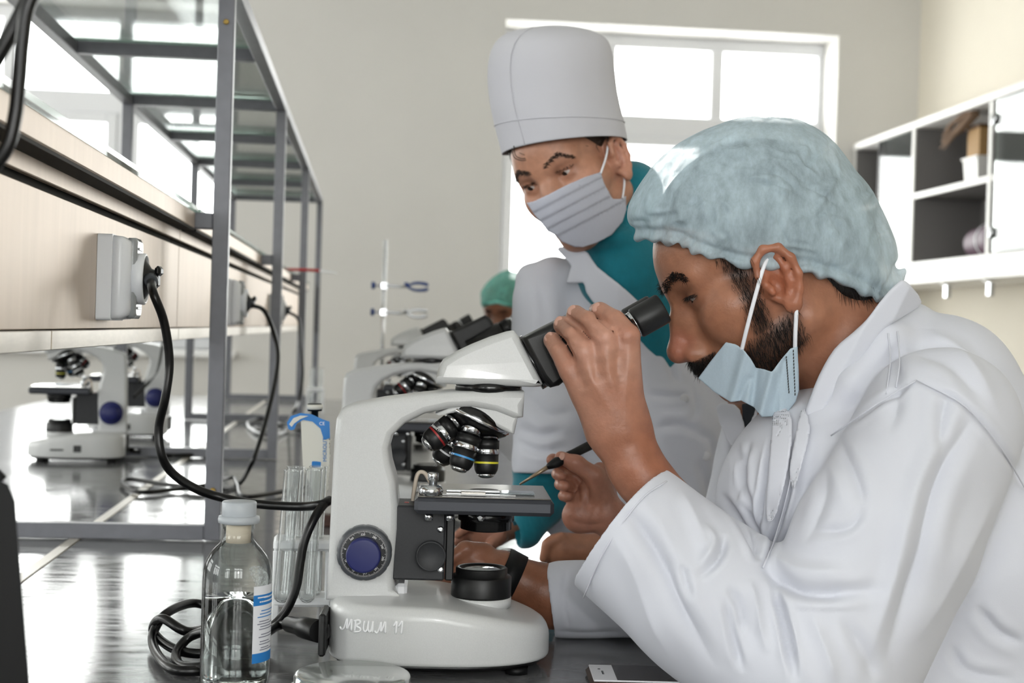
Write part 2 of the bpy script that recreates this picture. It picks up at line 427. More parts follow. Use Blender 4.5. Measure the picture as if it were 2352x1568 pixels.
struct(MB().box((XL-.3, YB-.3, -.1), (XR+.3, YW+.45, 0)).build('floor', 'floor_tile'))
struct(MB().box((XL-.3, YB-.3, ZC), (XR+.3, YW+.45, ZC+.1)).build('ceiling', 'ceiling_paint'))
struct(MB().box((XR, YB-.3, 0), (XR+.3, YW+.4, ZC)).build('wall_right', 'wall_cream'))
# window wall with two openings, and the left wall with unseen windows added for fill light
zs, zt = EYE-.17, EYE+1.72
w1 = (WY(1155, 300, YW)[0], WY(1920, 300, YW)[0]); w2 = (WY(535, 300, YW)[0]-(w1[1]-w1[0]), WY(535, 300, YW)[0])
def holed(name, axis, at0, at1, lo, hi, holes, m):
    """wall slab spanning lo..hi along its run with rectangular openings"""
    b = MB(); cuts = sorted(holes)
    def put(a, c, z0, z1):
        if axis == 'x': b.box((a, at0, z0), (c, at1, z1))
        else: b.box((at0, a, z0), (at1, c, z1))
    p = lo
    for a, c in cuts: put(p, a, 0, ZC); put(a, c, 0, zs); put(a, c, zt, ZC); p = c
    put(p, hi, 0, ZC); return struct(b.build(name, m))
holed('wall_back', 'x', YW, YW+.40, XL-.3, XR+.3, [w2, w1], 'wall_paint')
lw = [(-1.2, .9), (2.2, 4.3), (5.4, 7.4)]
holed('wall_left', 'y', XL-.3, XL, YB-.3, YW+.4, lw, 'wall_paint')
rw = [(-3.6, -1.4), (-.6, 1.6)]  # unseen windows behind the camera, added to let in front fill light
holed('wall_front', 'x', YB-.3, YB, XL-.3, XR+.3, rw, 'wall_paint')
def window(n, a, c, M, inset=.27):
    """three fixed lights over three casements; M maps (run, depth, z) to the room"""
    root = struct(bpy.data.objects.new('window_%d' % n, None)); COL.objects.link(root)
    def bx(name, r0, r1, z0, z1, d0, d1, m, bv=.006, par=root):
        b = MB().box((r0, d0, z0), (r1, d1, z1), bv); o = b.build(name, m, par); o.matrix_local = M; return o
    tz = zt-.52; wd3 = (c-a)/3
    bx('frame', a, c, zt-.07, zt, inset, inset+.07, 'window_pvc'); bx('frame', a, c, zs, zs+.07, inset, inset+.07, 'window_pvc')
    for i in range(4):
        x = a+i*wd3; h = .035
        bx('mullion', max(a, x-h), min(c, x+h), zs+.07, zt-.07, inset, inset+.07, 'window_pvc')
    bx('transom', a+.035, c-.035, tz-.06, tz+.06, inset-.004, inset+.066, 'window_pvc')
    for i in range(3):
        x0 = a+i*wd3+.035; x1 = a+(i+1)*wd3-.035
        bx('pane', x0, x1, tz+.05, zt-.06, inset+.03, inset+.036, 'pane_glass', 0)
        s = bx('casement', x0, x0+.055, zs+.07, tz-.06, inset-.012, inset+.05, 'window_pvc')
        bx('casement', x1-.055, x1, zs+.07, tz-.06, inset-.012, inset+.05, 'window_pvc')
        bx('casement', x0+.055, x1-.055, zs+.07, zs+.125, inset-.012, inset+.05, 'window_pvc')
        bx('casement', x0+.055, x1-.055, tz-.115, tz-.06, inset-.012, inset+.05, 'window_pvc')
        bx('pane', x0+.05, x1-.05, zs+.12, tz-.11, inset+.03, inset+.036, 'pane_glass', 0)
    bx('window_sill', a-.05, c+.05, zs-.04, zs, -.06, inset, 'sill_white', .008)
    return root
Mb = Matrix.Translation((0, YW, 0)); Ml = Matrix.Translation((XL, 0, 0))@Matrix.Rotation(math.pi/2, 4, 'Z')
window(1, w1[0], w1[1], Mb); window(2, w2[0], w2[1], Mb)
for i, (a, c) in enumerate(lw): window(3+i, a, c, Ml)  # left fill windows, added out of view
Mr = Matrix.Translation((0, YB, 0))@Matrix.Rotation(math.pi, 4, 'Z')
for i, (a, c) in enumerate(rw): window(6+i, -c, -a, Mr)  # rear fill windows, added out of view
for (a, c) in (w1, w2): light('sky_portal', 'AREA', ((a+c)/2, YW+.39, (zs+zt)/2), 1, c-a, ((a+c)/2, 0, (zs+zt)/2), portal=True, sy=zt-zs)
for (a, c) in lw: light('sky_portal', 'AREA', (XL-.29, (a+c)/2, (zs+zt)/2), 1, c-a, (0, (a+c)/2, (zs+zt)/2), portal=True, sy=zt-zs)
for (a, c) in rw: light('sky_portal', 'AREA', ((a+c)/2, YB-.29, (zs+zt)/2), 1, c-a, ((a+c)/2, 0, (zs+zt)/2), portal=True, sy=zt-zs)

# ================================================================== benches
XM = -.445; Y0, Y1 = .55, 6.75
def bench(label, x0, x1, door_x, sgn):
    t = thing('lab_bench', label, 'bench', ((x0+x1)/2, (Y0+Y1)/2, 0), 0, 'grey lab benches joined back to back')
    ox, oy = (x0+x1)/2, (Y0+Y1)/2
    MB().box((x0-ox, Y0-oy, TABLE-.03), (x1-ox, Y1-oy, TABLE), .002).build('bench_top', 'bench_laminate', t)
    for y in np.linspace(Y0+.05, Y1-.05, 5):
        for x in (x0+.06, x1-.06):
            MB().box((x-ox-.02, y-oy-.02, 0), (x-ox+.02, y-oy+.02, TABLE-.03), .003).build('leg', 'grey_paint', t)
    for x in (x0+.06, x1-.06): MB().box((x-ox-.015, Y0-oy+.05, TABLE-.08), (x-ox+.015, Y1-oy-.05, TABLE-.031), .002).build('apron_rail', 'grey_paint', t)
    return t
bn = bench('long grey glossy lab bench carrying the near microscopes', XM+.008, .375, .4, 1)
bench('far half of the grey bench behind the shelving posts', -1.30, XM-.008, -1.3, -1)
MB().box((-.008, Y0-3.65, TABLE-.02), (.008, Y1-3.65, TABLE+.0015), .0005).build('joint_strip', 'joint_strip', bn).location = (XM-(XM+.383)/2, 0, 0)

# ================================================================== steel shelving with glass shelves on the bench
t = thing('bench_shelving', 'grey steel rack with glass shelves and socket panel standing along the bench', 'shelving', (-.42, 2.33, TABLE))
def LB(name, lo, hi, m, bv=.0015, par=None):
    o = np.array([-.42, 2.33, TABLE]); return MB().box(np.array(lo)-o, np.array(hi)-o, bv).build(name, m, par or t)
PY = [.72, 2.345, 3.745, 5.145, 6.545]; XF, XK, T2 = -.236, -.612, .0125; ZT = EYE+.55; ZR = EYE+.141
posts = []; XP_ = -.300
for y in PY:
    for x in (XF, XK):
        p = LB('post', (x-T2, y-T2, TABLE+.0016), (x+T2, y+T2, ZT), 'grey_paint'); posts.append(p)
    LB('foot_rail', (XK+T2, y-T2, TABLE+.0016), (XF-T2, y+T2, TABLE+.025), 'grey_paint')
    LB('top_crossbar', (XK+T2, y-T2, ZT-.025), (XF-T2, y+T2, ZT), 'grey_paint')
for i in range(4):
    ym = (PY[i]+PY[i+1])/2
    LB('top_crossbar', (XK+T2, ym-T2, ZT-.025), (XF-T2, ym+T2, ZT), 'grey_paint')
    for x in (XF, XK):
        LB('top_rail', (x-T2, PY[i]+T2, ZT-.025), (x+T2, PY[i+1]-T2, ZT), 'grey_paint')
        xs = x-.0515 if x == XF else x; LB('shelf_rail', (xs-T2, PY[i]+T2+.001, ZR), (xs+T2, PY[i+1]-T2-.001, ZR+.025), 'satin_metal')
        if x == XF: LB('underside_shade', (XP_-.001, PY[i]+T2+.001, ZR-.0035), (xs+T2-.001, PY[i+1]-T2-.001, ZR-.0002), 'dark_gap', 0)  # dark strip standing in for the shade under the shelf rail
        if x == XF: LB('rail_bracket', (xs-T2, PY[i]-T2+.001, ZR), (x-T2, PY[i]+T2, ZR+.025), 'grey_paint')
    for z in (ZT+.001, ZR+.026):
        for (ya, yb) in ((PY[i]+.005, ym-.003), (ym+.003, PY[i+1]-.005)) if z > ZR+.1 else ((PY[i]+.016, PY[i+1]-.016),):
            x1 = XF+.006 if z > ZR+.1 else XF-.034
            g = LB('glass_shelf', (XK-.012, ya, z), (x1, yb, z+.006), 'shelf_glass', 0); g.data.materials.append(MATS['glass_edge'])
            for p in g.data.polygons:
                if abs(p.normal.z) < .5: p.material_index = 1
    # socket panel: board, lower lip, upper strip, dark gap behind
    XP = -.300
    LB('panel_board', (XP-.008, PY[i]+.002, EYE-.0135), (XP, PY[i+1]-.002, EYE+.113), 'satin_metal', .0008)
    for ya, yb in ((PY[i]+.002, PY[i]+.7), (PY[i]+.704, PY[i+1]-.002)):
        LB('panel_lip', (XP-.012, ya, EYE-.033), (XP+.003, yb, EYE-.0145), 'satin_edge', .0008)
    LB('panel_strip', (XP-.006, PY[i]+.002, EYE+.122), (XP+.001, PY[i+1]-.002, EYE+.1405), 'satin_metal', .0008)
    LB('panel_back', (XP-.03, PY[i]+.002, EYE-.03), (XP-.0125, PY[i+1]-.002, EYE+.145), 'dark_gap', 0)
def screw(p, ax, par, r=.0045):
    o = np.array([-.42, 2.33, TABLE]); M = rotM(ax, np.array(p)-o)
    return MB().lathe([(0, .0026), (r*.3, .0026), (r*.45, .0018), (r*.55, .0026), (r, .002), (r, 0), (0, 0)][::-1], 12, M, cap0=False, cap1=False).build('screw', 'brass', par)
for zz in (EYE+.462, TABLE+.08): screw((XF, PY[1]-T2-.0001, zz), (0, -1, 0), posts[2])

# ================================================================== wall cabinets on the right wall
XC = 2.705; ZB, ZU = EYE+.285, EYE+1.105
def cab(label, ya, yb, kind):
    t = thing('wall_cabinet', label, 'cabinet', (XC, (ya+yb)/2, ZB), 0, 'cabinets on the right wall')
    o = np.array([XC, (ya+yb)/2, ZB])
    def B(n, lo, hi, m, bv=.002, par=None): return MB().box(np.array(lo)-o, np.array(hi)-o, bv).build(n, m, par or t)
    B('bottom_board', (XC, ya+.001, ZB), (XR-.002, yb-.001, ZB+.11), 'cabinet_white'); B('top_board', (XC-.008, ya+.001, ZU-.035), (XR-.002, yb-.001, ZU), 'cabinet_white')
    for y0, y1, nm in ((ya+.001, ya+.016, 'side_board'), (yb-.016, yb-.001, 'side_board')):
        B(nm, (XC+.008, y0, ZB+.11), (XR-.002, y1, ZU-.035), 'cabinet_grey'); B('edge_band', (XC, y0, ZB+.11), (XC+.008, y1, ZU-.035), 'cabinet_white', 0)
    B('back_board', (XR-.018, ya+.016, ZB+.11), (XR-.003, yb-.016, ZU-.035), 'cabinet_grey', 0)
    B('shelf_board', (XC+.012, ya+.016, ZB+.435), (XR-.02, yb-.016, ZB+.453), 'cabinet_grey', 0); B('edge_band', (XC+.004, ya+.016, ZB+.430), (XC+.012, yb-.016, ZB+.458), 'cabinet_white', 0)
    if kind:
        y0, y1 = (ya+.016, ya+.5) if kind == 1 else (ya+.02, yb-.05)
        d = B('glass_door', (XC+.001, y0, ZB+.115), (XC+.007, y1, ZU-.04), 'door_glass', 0)
        B('door_edge', (XC-.002, y1, ZB+.115), (XC+.010, y1+.012, ZU-.04), 'black_plastic', .001, d) if kind == 1 else None
        if kind == 2:
            for z in (ZB+.20, ZU-.12):
                MB().lathe([(0, -.001), (.026, -.001), (.027, .004), (.024, .010), (0, .011)], 20, rotM((-1, 0, 0), np.array([XC-.001, yb-.045, z])-o)).build('hinge_cap', 'chrome', d)
    return t
cab('white edged wall cabinet beside the window with half open glass door', 7.27, 8.19, 1)
cab('open wall cabinet with carton and purple case on its shelves', 6.33, 7.268, 0)
cab('wall cabinet with full glass door at the right edge', 5.2, 6.328, 2)
# ================================================================== microscopes
mat('scope_enamel', (202, 203, 203), .30, spec=.45, noise=(900, .035, 1, (1, 1, 1)), coat=.15)
mat('scope_black', (20, 20, 21), .42, spec=.45); mat('scope_gloss', (11, 11, 12), .18, spec=.6); mat('scope_matte', (44, 45, 48), .55, noise=(500, .08, 1, (1, 1, 1)))
mat('stage_grey', (58, 60, 66), .42, metal=.3); mat('stage_top', (150, 146, 140), .25, metal=.9)
mat('dial_grey', (70, 73, 78), .35); mat('dial_blue', (28, 34, 92), .45); mat('mark_white', (245, 246, 248), .7)
mat('band_yellow', (214, 206, 50), .4); mat('band_blue', (60, 140, 200), .4); mat('band_red', (150, 36, 36), .4); mat('lens_glass', (200, 215, 222), .03, trans=.8, spec=.8)
mat('cream_cable', (216, 202, 186), .5); mat('red_plastic', (178, 30, 28), .35)
SO = WY(1000, 1500, 1.53); SO = np.array([SO[0], 1.53, TABLE]); SPHI = math.radians(-3.0)
_ex = np.array([math.cos(SPHI), math.sin(SPHI), 0]); _ey = np.array([-math.sin(SPHI), math.cos(SPHI), 0])
def SL(px, py, ly):
    """scope coordinates (x, z) of a pixel on the vertical plane y = ly of the hero microscope"""
    d = FWD+(px-CX)/FPX*RIGHT+(CY-py)/FPX*UP; p0 = SO+_ey*ly; k = ((p0-CAMP)@_ey)/(d@_ey); p = CAMP+d*k-SO
    return np.array([p@_ex, p[2]])
def S3(px, py, ly): a = SL(px, py, ly); return np.array([a[0], ly, a[1]])
def make_scope():
    t = thing('microscope', 'white binocular microscope', 'microscope')
    # --- base: rounded plan, top falling towards the front
    xl, xr = SL(744, 1450, -.085)[0], SL(1268, 1470, -.05)[0]
    hb = SL(760, 1393, -.08)[1]
    def zt_(x): return hb+.003-np.interp(x, [xl, .0, .05, xr], [0, .002, .010, .026])
    pl = []
    for a in np.linspace(0, 2*math.pi, 72, endpoint=False):
        c, s_ = math.cos(a), math.sin(a); e = 3.4 if c < 0 else 2.6
        k = (abs(c)**e+abs(s_)**e)**(-1/e); cx = (xl+xr)/2; pl.append((cx+(xr-xl)/2*k*c, .088*k*s_*(1.0 if c < 0 else 1-.10*c*c)))
    pl = np.array(pl); cen = np.array([(xl+xr)/2, 0])
    def rg(ins, zf): q = cen+(pl-cen)*(1-ins/np.linalg.norm(pl-cen, axis=1)[:, None]); return [(p[0], p[1], zf(p[0])) for p in q]
    R = [rg(.004, lambda x: .0118), rg(.0015, lambda x: .0123), rg(.0003, lambda x: .014), rg(0, lambda x: .016), rg(.0001, lambda x: zt_(x)-.0135), rg(.0006, lambda x: zt_(x)-.0095), rg(.0022, lambda x: zt_(x)-.0055), rg(.0050, lambda x: zt_(x)-.0022), rg(.0088, lambda x: zt_(x)-.0005), rg(.0125, zt_), rg(.03, lambda x: zt_(x)+.001), rg(.05, lambda x: zt_(x)+.002), rg(.07, lambda x: zt_(x)+.002)]
    base = MB().ring(R).build('base', 'scope_enamel', t)
    MB().ring([rg(.008, lambda x: .007), rg(.006, lambda x: .0118)]).build('base_plate', 'black_plastic', base)
    for fx, fy in ((xl+.03, -.06), (xl+.03, .06), (xr-.035, -.052), (xr-.035, .052)):
        MB().lathe([(.0115, 0), (.0115, .007)], 16, Matrix.Translation((fx, fy, 0))).build('foot', 'black_rubber', base)
    # power socket at the back, brightness wheel and switch on the far side
    MB().box((xl-.006, -.078, .018), (xl+.001, -.028, .060), .002).build('power_socket', 'black_plastic', base)
    MB().box((-.010, .0865, .026), (.008, .0895, .042), .001).build('power_switch', 'black_plastic', base); MB().box((.03, .0855, .029), (.06, .0875, .033), .0005).build('brightness_wheel', 'black_plastic', base)
    # handwriting on the near side
    def pen(strokes):
        b = MB()
        for st in strokes:
            pts = []
            for (px, py) in cat_rom(st, 5):
                q = SL(px, py, -.087); hf = pl[36:72]; yy = np.interp(q[0], hf[:, 0], hf[:, 1])-.0008
                pts.append((q[0], yy, q[1]))
            b.tube(pts, .00105, 6, 1)
        return b
    hw = [[(777, 1449), (782, 1454), (788, 1447), (795, 1427), (795, 1450), (801, 1438), (806, 1428), (805, 1454)],
          [(816, 1428), (813, 1454)], [(812, 1430), (823, 1427), (826, 1433), (817, 1440), (827, 1446), (824, 1453), (811, 1455)],
          [(836, 1428), (834, 1446), (838, 1452), (843, 1446), (846, 1428), (845, 1446), (849, 1452), (853, 1444), (856, 1428), (855, 1454)],
          [(860, 1449), (865, 1454), (870, 1446), (875, 1429), (875, 1450), (880, 1439), (885, 1428), (885, 1454)],
          [(903, 1438), (911, 1427), (909, 1455)], [(915, 1438), (924, 1426), (922, 1455)]]
    pen(hw).build('handwriting', 'mark_white', base)
    # --- arm
    op = [(748, 1379), (753, 1290), (760, 1150), (767, 1010), (772, 962), (783, 940), (806, 930), (880, 916), (970, 905), (1035, 899), (1130, 898), (1205, 899), (1204, 930), (1202, 958),
          (1180, 962), (1140, 946), (1085, 936), (1030, 938), (975, 950), (930, 972), (901, 1000), (892, 1030), (896, 1062), (908, 1105), (914, 1160), (913, 1215), (907, 1280), (903, 1330), (906, 1352), (919, 1381)]
    A = [SL(x, y, -.036) for x, y in op]; A = np.array(A)
    MB().prism(A, -.037, .037, lambda u, v, a: (u, a, v), .007, True).build('arm', 'scope_enamel', t)
    op2 = [(1060, 925), (1195, 930), (1186, 975), (1181, 997), (1165, 993), (1130, 975), (1090, 958), (1050, 948), (1000, 950)]
    B = np.array([SL(x, y, -.03) for x, y in op2])
    arm2 = MB().prism(B, -.032, .032, lambda u, v, a: (u, a, v), .004, True).build('nose_housing', 'scope_enamel', t)
    # --- head
    hp = [(1001, 881), (1003, 862), (1008, 843), (1017, 828), (1049, 808), (1085, 791), (1130, 773), (1168, 761), (1181, 759), (1190, 770), (1218, 824), (1244, 874), (1247, 882), (1241, 888), (1225, 889), (1120, 885)]
    H = np.array([SL(x, y, -.035) for x, y in hp])
    head = MB().prism(H, -.037, .037, lambda u, v, a: (u, a*(1-.22*np.clip((v-.30)/.06, 0, 1)), v), .007, True).build('head', 'scope_enamel', t)
    c0 = S3(1122, 893, 0.); c0[2] = SL(1122, 903, -.03)[1]
    MB().lathe([(.0345, 0), (.0345, .0105)], 32, Matrix.Translation(c0)).build('head_ring', 'scope_gloss', t)
    MB().lathe([(.003, 0), (.003, .003), (.0015, .004)], 10, rotM((.86, 0, .5), S3(1244, 872, 0))).build('head_screw', 'chrome', head)
    # --- binocular tubes, axis 30 degrees up towards the viewer
    ax = np.array([math.cos(math.radians(31)), 0, math.sin(math.radians(31))]); up_ = np.array([-ax[2], 0, ax[0]])
    e1 = S3(1522, 708, -.033)
    b = MB(); pp = [(1199, 778), (1252, 750), (1338, 707), (1362, 722), (1384, 764), (1372, 806), (1330, 848), (1284, 885), (1264, 890), (1243, 866)]
    bino = b.prism(np.array([SL(x, y, -.03) for x, y in pp]), -.036, .036, lambda u, v, a: (u, a, v), .006, True).build('binocular_housing', 'scope_black', t)
    ddp = S3(1222, 832, 0); MB().lathe([(.030, -.004), (.030, .004)], 28, rotM(ax, ddp)).build('hinge_ring', 'scope_gloss', bino)
    for s_ in (-1, 1):
        e = np.array([e1[0], s_*.033, e1[2]]); q = lambda d: e+ax*d
        MB().lathe([(.0178, -.125), (.0178, -.060), (.0165, -.059), (.0165, -.0575)], 28, rotM(ax, e)).build('eye_tube', 'scope_black', bino)
        MB().lathe([(.0158, -.0575), (.0158, -.041), (.0148, -.040), (.0148, -.037)], 24, rotM(ax, e)).build('dioptre_ring', 'scope_gloss', bino)
        for k in range(24):
            a = 2*math.pi*k/24; M = rotM(ax, e)@Matrix.Rotation(a, 4, 'Z')
            if k == 0: bb = MB()
            bb.box((.0155, -.0009, -.055), (.0168, .0009, -.043), 0, M)
        bb.build('dioptre_grip', 'scope_black', bino)
        MB().lathe([(.0138, -.037), (.0138, -.0335), (.0143, -.033), (.0143, -.032)], 24, rotM(ax, e)).build('eyepiece_band', 'chrome', bino)
        ep = MB().lathe([(.0145, -.032), (.0158, -.031), (.0162, -.0295), (.0162, -.001), (.0152, .0008), (.011, .0005), (.0105, -.004), (0, -.005)], 32, rotM(ax, e), cap1=False).build('eyepiece', 'scope_black', bino)
        MB().lathe([(0, -.0046), (.0105, -.0042)], 24, rotM(ax, e), cap0=False, cap1=False).build('eye_lens', 'lens_glass', ep)
    # --- nosepiece and objectives
    nc = S3(1092, 958, 0.); na = np.array([-.42, 0, -.91]); na /= np.linalg.norm(na)
    npc = MB().lathe([(.010, -.016), (.030, -.012), (.037, -.006), (.0385, 0), (.037, .004), (.030, .011), (.017, .020), (.008, .023)], 40, rotM(na, nc)).build('nosepiece', 'scope_gloss', t)
    MB().lathe([(.0388, -.0015), (.0392, 0), (.0388, .0015)], 40, rotM(na, nc), cap0=False, cap1=False).build('nosepiece_rim', 'chrome', npc)
    def objective(a0, a1, band, ly, ln=.040, r=.0128):
        p = S3(a0[0], a0[1], ly); q = S3(a1[0], a1[1], ly*1.25); d = q-p; d /= np.linalg.norm(d); M = rotM(d, p)
        o = MB().lathe([(.010, -.006), (.0112, -.004), (.0112, .0055)], 24, M).build('objective', 'chrome', npc)
        MB().lathe([(r, .0055), (r, .0145)], 28, M).build('knurled_ring', 'scope_black', o)
        MB().lathe([(r*1.0, .0145), (r*1.02, .015), (r*1.02, .0195), (r*1.0, .020)], 28, M).build('silver_ring', 'chrome', o)
        MB().lathe([(r*.97, .020), (r*.97, ln-.008), (r*.93, ln-.004), (r*.78, ln), (r*.6, ln)], 28, M).build('barrel', 'scope_black', o)
        MB().lathe([(r*.76, ln), (r*.6, ln+.003), (r*.45, ln+.004), (r*.3, ln+.0045), (.0005, ln+.0046)], 24, M).build('front_cell', 'chrome', o)
        MB().lathe([(r*.985, ln-.0125), (r*.985, ln-.0105)], 28, M, cap0=False, cap1=False).build('colour_band', band, o)
        return o, M
    objective((1119, 998), (1116, 1090), 'band_yellow', -.012)
    objective((1083, 988), (1052, 1082), 'band_blue', -.022)
    o3, M3 = objective((1047, 968), (1002, 1004), 'band_red', -.014, .036)
    objective((1060, 985), (1022, 1040), 'mark_white', .016)
    Mt = M3@Matrix.Rotation(math.radians(215), 4, 'Z')
    # --- stage, carrier, condenser, lamp
    a, b_ = SL(952, 1136, -.068), SL(1273, 1184, -.068)
    zt1, zb1 = SL(1110, 1143, -.068)[1], SL(1110, 1184, -.068)[1]
    st = MB().box((a[0], -.068, zb1), (b_[0], .062, zt1-.0012), .004).build('stage', 'stage_grey', t)
    MB().box((a[0]+.003, -.066, zt1-.0013), (b_[0]-.003, .060, zt1), .001).build('stage_plate', 'stage_top', st)
    MB().lathe([(.0006, .0003), (.016, .0003)], 28, Matrix.Translation(S3(1112, 1126, 0)*[1, 1, 0]+np.array([0, 0, zt1])), cap0=False, cap1=False).build('stage_opening', 'dark_gap', st)
    kx = SL(990, 1120, -.05)[0]
    kb = MB().lathe([(.0075, 0), (.012, .0008), (.0125, .006), (.010, .010), (.006, .0105)], 20, Matrix.Translation((kx, -.056, zt1))).build('clip_knob', 'chrome', st)
    MB().lathe([(.0042, .010), (.0042, .014), (.0055, .0145), (.0055, .021), (.0048, .022)], 14, Matrix.Translation((kx+.002, -.050, zt1))).build('clip_screw', 'chrome', kb)
    MB().box((kx, -.059, zt1+.0005), (kx+.085, -.054, zt1+.0022), .0005, None).build('clip_finger', 'chrome', st)
    MB().box((kx+.015, -.044, zt1+.002), (kx+.070, -.040, zt1+.005), .0008).build('slide_holder', 'chrome', st); MB().box((kx+.03, -.04, zt1+.001), (kx+.105, -.014, zt1+.0022), .0002).build('glass_slide', 'lens_glass', st)
    MB().box((kx+.03, -.052, zt1+.0012), (kx+.055, -.04, zt1+.004), .0005).build('clip_finger', 'stage_top', st)
    ca, cb = SL(905, 1160, -.032), SL(1020, 1334, -.032)
    cr = MB().box((ca[0], -.032, cb[1]), (cb[0], .032, ca[1]), .002).build('stage_carrier', 'scope_matte', t)
    c2 = SL(1041, 1334, -.030); MB().box((cb[0]+.0004, -.030, cb[1]), (c2[0], .030, ca[1]-.012), .0015).build('carrier_plate', 'scope_black', cr)
    for py in (1215, 1307): MB().lathe([(.0032, 0), (.0032, .002), (.0015, .0022)], 12, rotM((0, -1, 0), S3(1012, py, -.0322))).build('screw', 'chrome', cr)
    for px in (985, 1033): MB().lathe([(.0042, 0), (.0042, .007), (.003, .0075)], 12, rotM((0, 0, -1), np.array([SL(px, 1184, -.06)[0], -.055, zb1]))).build('screw', 'chrome', st)
    kc = S3(990, 1272, -.034)
    kn = MB().lathe([(.010, 0), (.010, .006), (.0148, .0065), (.0152, .008), (.0152, .0145), (.0145, .016), (.0135, .0155), (.0130, .0148), (.0006, .0148)], 36, rotM((0, -1, 0), kc)).build('condenser_knob', 'scope_matte', cr)
    cc = SL(1116, 1200, 0.)[0]
    cd = MB().lathe([(.029, zb1-.0005), (.029, zb1-.012), (.0265, zb1-.0125), (.0265, zb1-.021), (.020, zb1-.023), (.004, zb1-.0232)], 36, Matrix.Translation((cc, -.004, 0))).build('condenser', 'scope_gloss', t)
    MB().lathe([(.0045, 0), (.0045, .004), (.002, .006)], 14, rotM((-.2, -1, 0), (cc-.006, -.033, zb1-.006))).build('condenser_screw', 'chrome', cd)
    lx = SL(1105, 1350, 0.)[0]; zb2 = zt_(lx)-.004
    il = MB().lathe([(.0315, 0), (.0315, .010)], 36, Matrix.Translation((lx, 0, zb2))).build('lamp_collar', 'scope_enamel', t)
    lm = MB().lathe([(.0310, .0102), (.0312, .012), (.0312, .030), (.0300, .0315), (.0268, .032), (.0268, .039), (.0255, .040), (.0225, .0395), (.0215, .037)], 40, Matrix.Translation((lx, 0, zb2)), cap1=False).build('lamp_housing', 'scope_black', t)
    MB().lathe([(.0217, .0372), (.015, .039), (.007, .0398), (.0004, .04)], 36, Matrix.Translation((lx, 0, zb2)), cap0=False, cap1=False).build('lamp_lens', 'lens_glass', lm)
    # --- focus dial with scale
    dc = S3(837, 1269, -.047); Md = rotM((0, -1, 0), (dc[0], -.0372, dc[2]))@Matrix.Rotation(0, 4, 'Z')
    dl = []
    for k in range(96): pass
    D = MB()
    prof = [(.0265, 0), (.0275, .001), (.0275, .013), (.0262, .0155), (.0236, .0165)]
    n = 72; rings = []
    for r, h in prof:
        rings.append([Md@Vector(((r*(1-(.018 if (j % 6 == 0 and r > .0255) else 0)))*math.cos(2*math.pi*j/n), (r*(1-(.018 if (j % 6 == 0 and r > .0255) else 0)))*math.sin(2*math.pi*j/n), h)) for j in range(n)])
    D.ring(rings); dial = D.build('focus_dial', 'dial_grey', t)
    MB().lathe([(.0237, .0163), (.0233, .0167), (.0006, .0167)], 48, Md, cap0=False, cap1=False).build('dial_face', 'scope_matte', dial)
    MB().lathe([(.0172, .0160), (.0172, .0300), (.0164, .0315), (.0150, .0318), (.0004, .0312)], 40, Md).build('fine_knob', 'dial_blue', dial)
    tk = MB()
    for k in range(120):
        a_ = 2*math.pi*k/120; l = .0016 if k % 5 else .0026
        tk.box((.0232-l, -.00012, .01665), (.0232, .00012, .0169), 0, Md@Matrix.Rotation(a_, 4, 'Z'))
    tk.build('dial_ticks', 'mark_white', dial, kind='stuff')
    Y_ = Md.to_3x3()
    for k, s_ in enumerate(('320', '280', '240', '200', '160', '120', '80', '40', '0', '360')):
        a_ = math.radians(95-36*k); c_, s2 = math.cos(a_), math.sin(a_)
        M = Matrix.Translation((dc[0]+.0192*c_, -.0372-.0169, dc[2]+.0192*s2))@Matrix.Rotation(math.pi/2, 4, 'X')@Matrix.Rotation(a_-math.pi/2, 4, 'Z')@Matrix.Translation((0, -.0009, 0))
        text('dial_number', s_, .0030, M, 'mark_white', dial, .00003, 'CENTER')
    Md2 = rotM((0, 1, 0), (dc[0], .0372, dc[2]))
    MB().lathe([(.0275, .001), (.0275, .014), (.0250, .0162), (.0172, .0165), (.0172, .0300), (.0155, .0318), (.0004, .0312)], 40, Md2).build('fine_knob', 'dial_blue', t)
    MB().tube([S3(946, 1170, .01), S3(952, 1120, .01), S3(960, 1088, .01), S3(975, 1086, .01), S3(990, 1110, .01)], .0022, 8, 8).build('sensor_cable', 'cream_cable', cr)
    MB().box(S3(934, 1157, -.005)-[.003, .004, .002], S3(934, 1157, -.005)+[.003, .004, .002], .001).build('cable_plug', 'red_plastic', cr)
    fx = SL(912, 1360, -.02)[0]; MB().box((fx-.002, -.020, SL(910, 1378, -.02)[1]), (fx+.010, .020, SL(910, 1340, -.02)[1]), .003).build('arm_gusset', 'window_pvc', t)
    # lettering on the red and blue objectives
    for (bx_, by, s_, sz, rot, ly) in ((990, 977, '100/0.17', .0032, -38, -.0315), (1031, 1041, '0.17', .0030, -18, -.0372)):
        q = S3(bx_, by, ly); text('lettering', s_, sz, Matrix.Translation(q)@Matrix.Rotation(math.pi/2, 4, 'X')@Matrix.Rotation(math.radians(rot), 4, 'Z'), 'mark_white', npc, .00003)
    return t
hero = make_scope(); hero.location = SO; hero.rotation_euler = (0, 0, SPHI)
hero['label'] = 'nearest white binocular microscope, chalk writing on its base, beside the glass bottle'; hero['group'] = 'microscopes on the bench'
G_ = 'microscopes on the bench'
dup(hero, (SO[0]-.012, 2.66, TABLE), math.radians(-4), 'second white microscope, standing right behind the nearest one', G_)
dup(hero, (SO[0]-.01, 4.25, TABLE), math.radians(-2), 'farthest small microscope below the clamp stand', G_)
lp = WT(180, 1056); dup(hero, (lp[0], lp[1], TABLE), math.radians(180+8), 'microscope facing left under the socket panel, across the bench', G_)
dup(hero, (lp[0]+.0, lp[1]+.75, TABLE), math.radians(180+4), 'microscope half hidden behind the left facing one', G_)
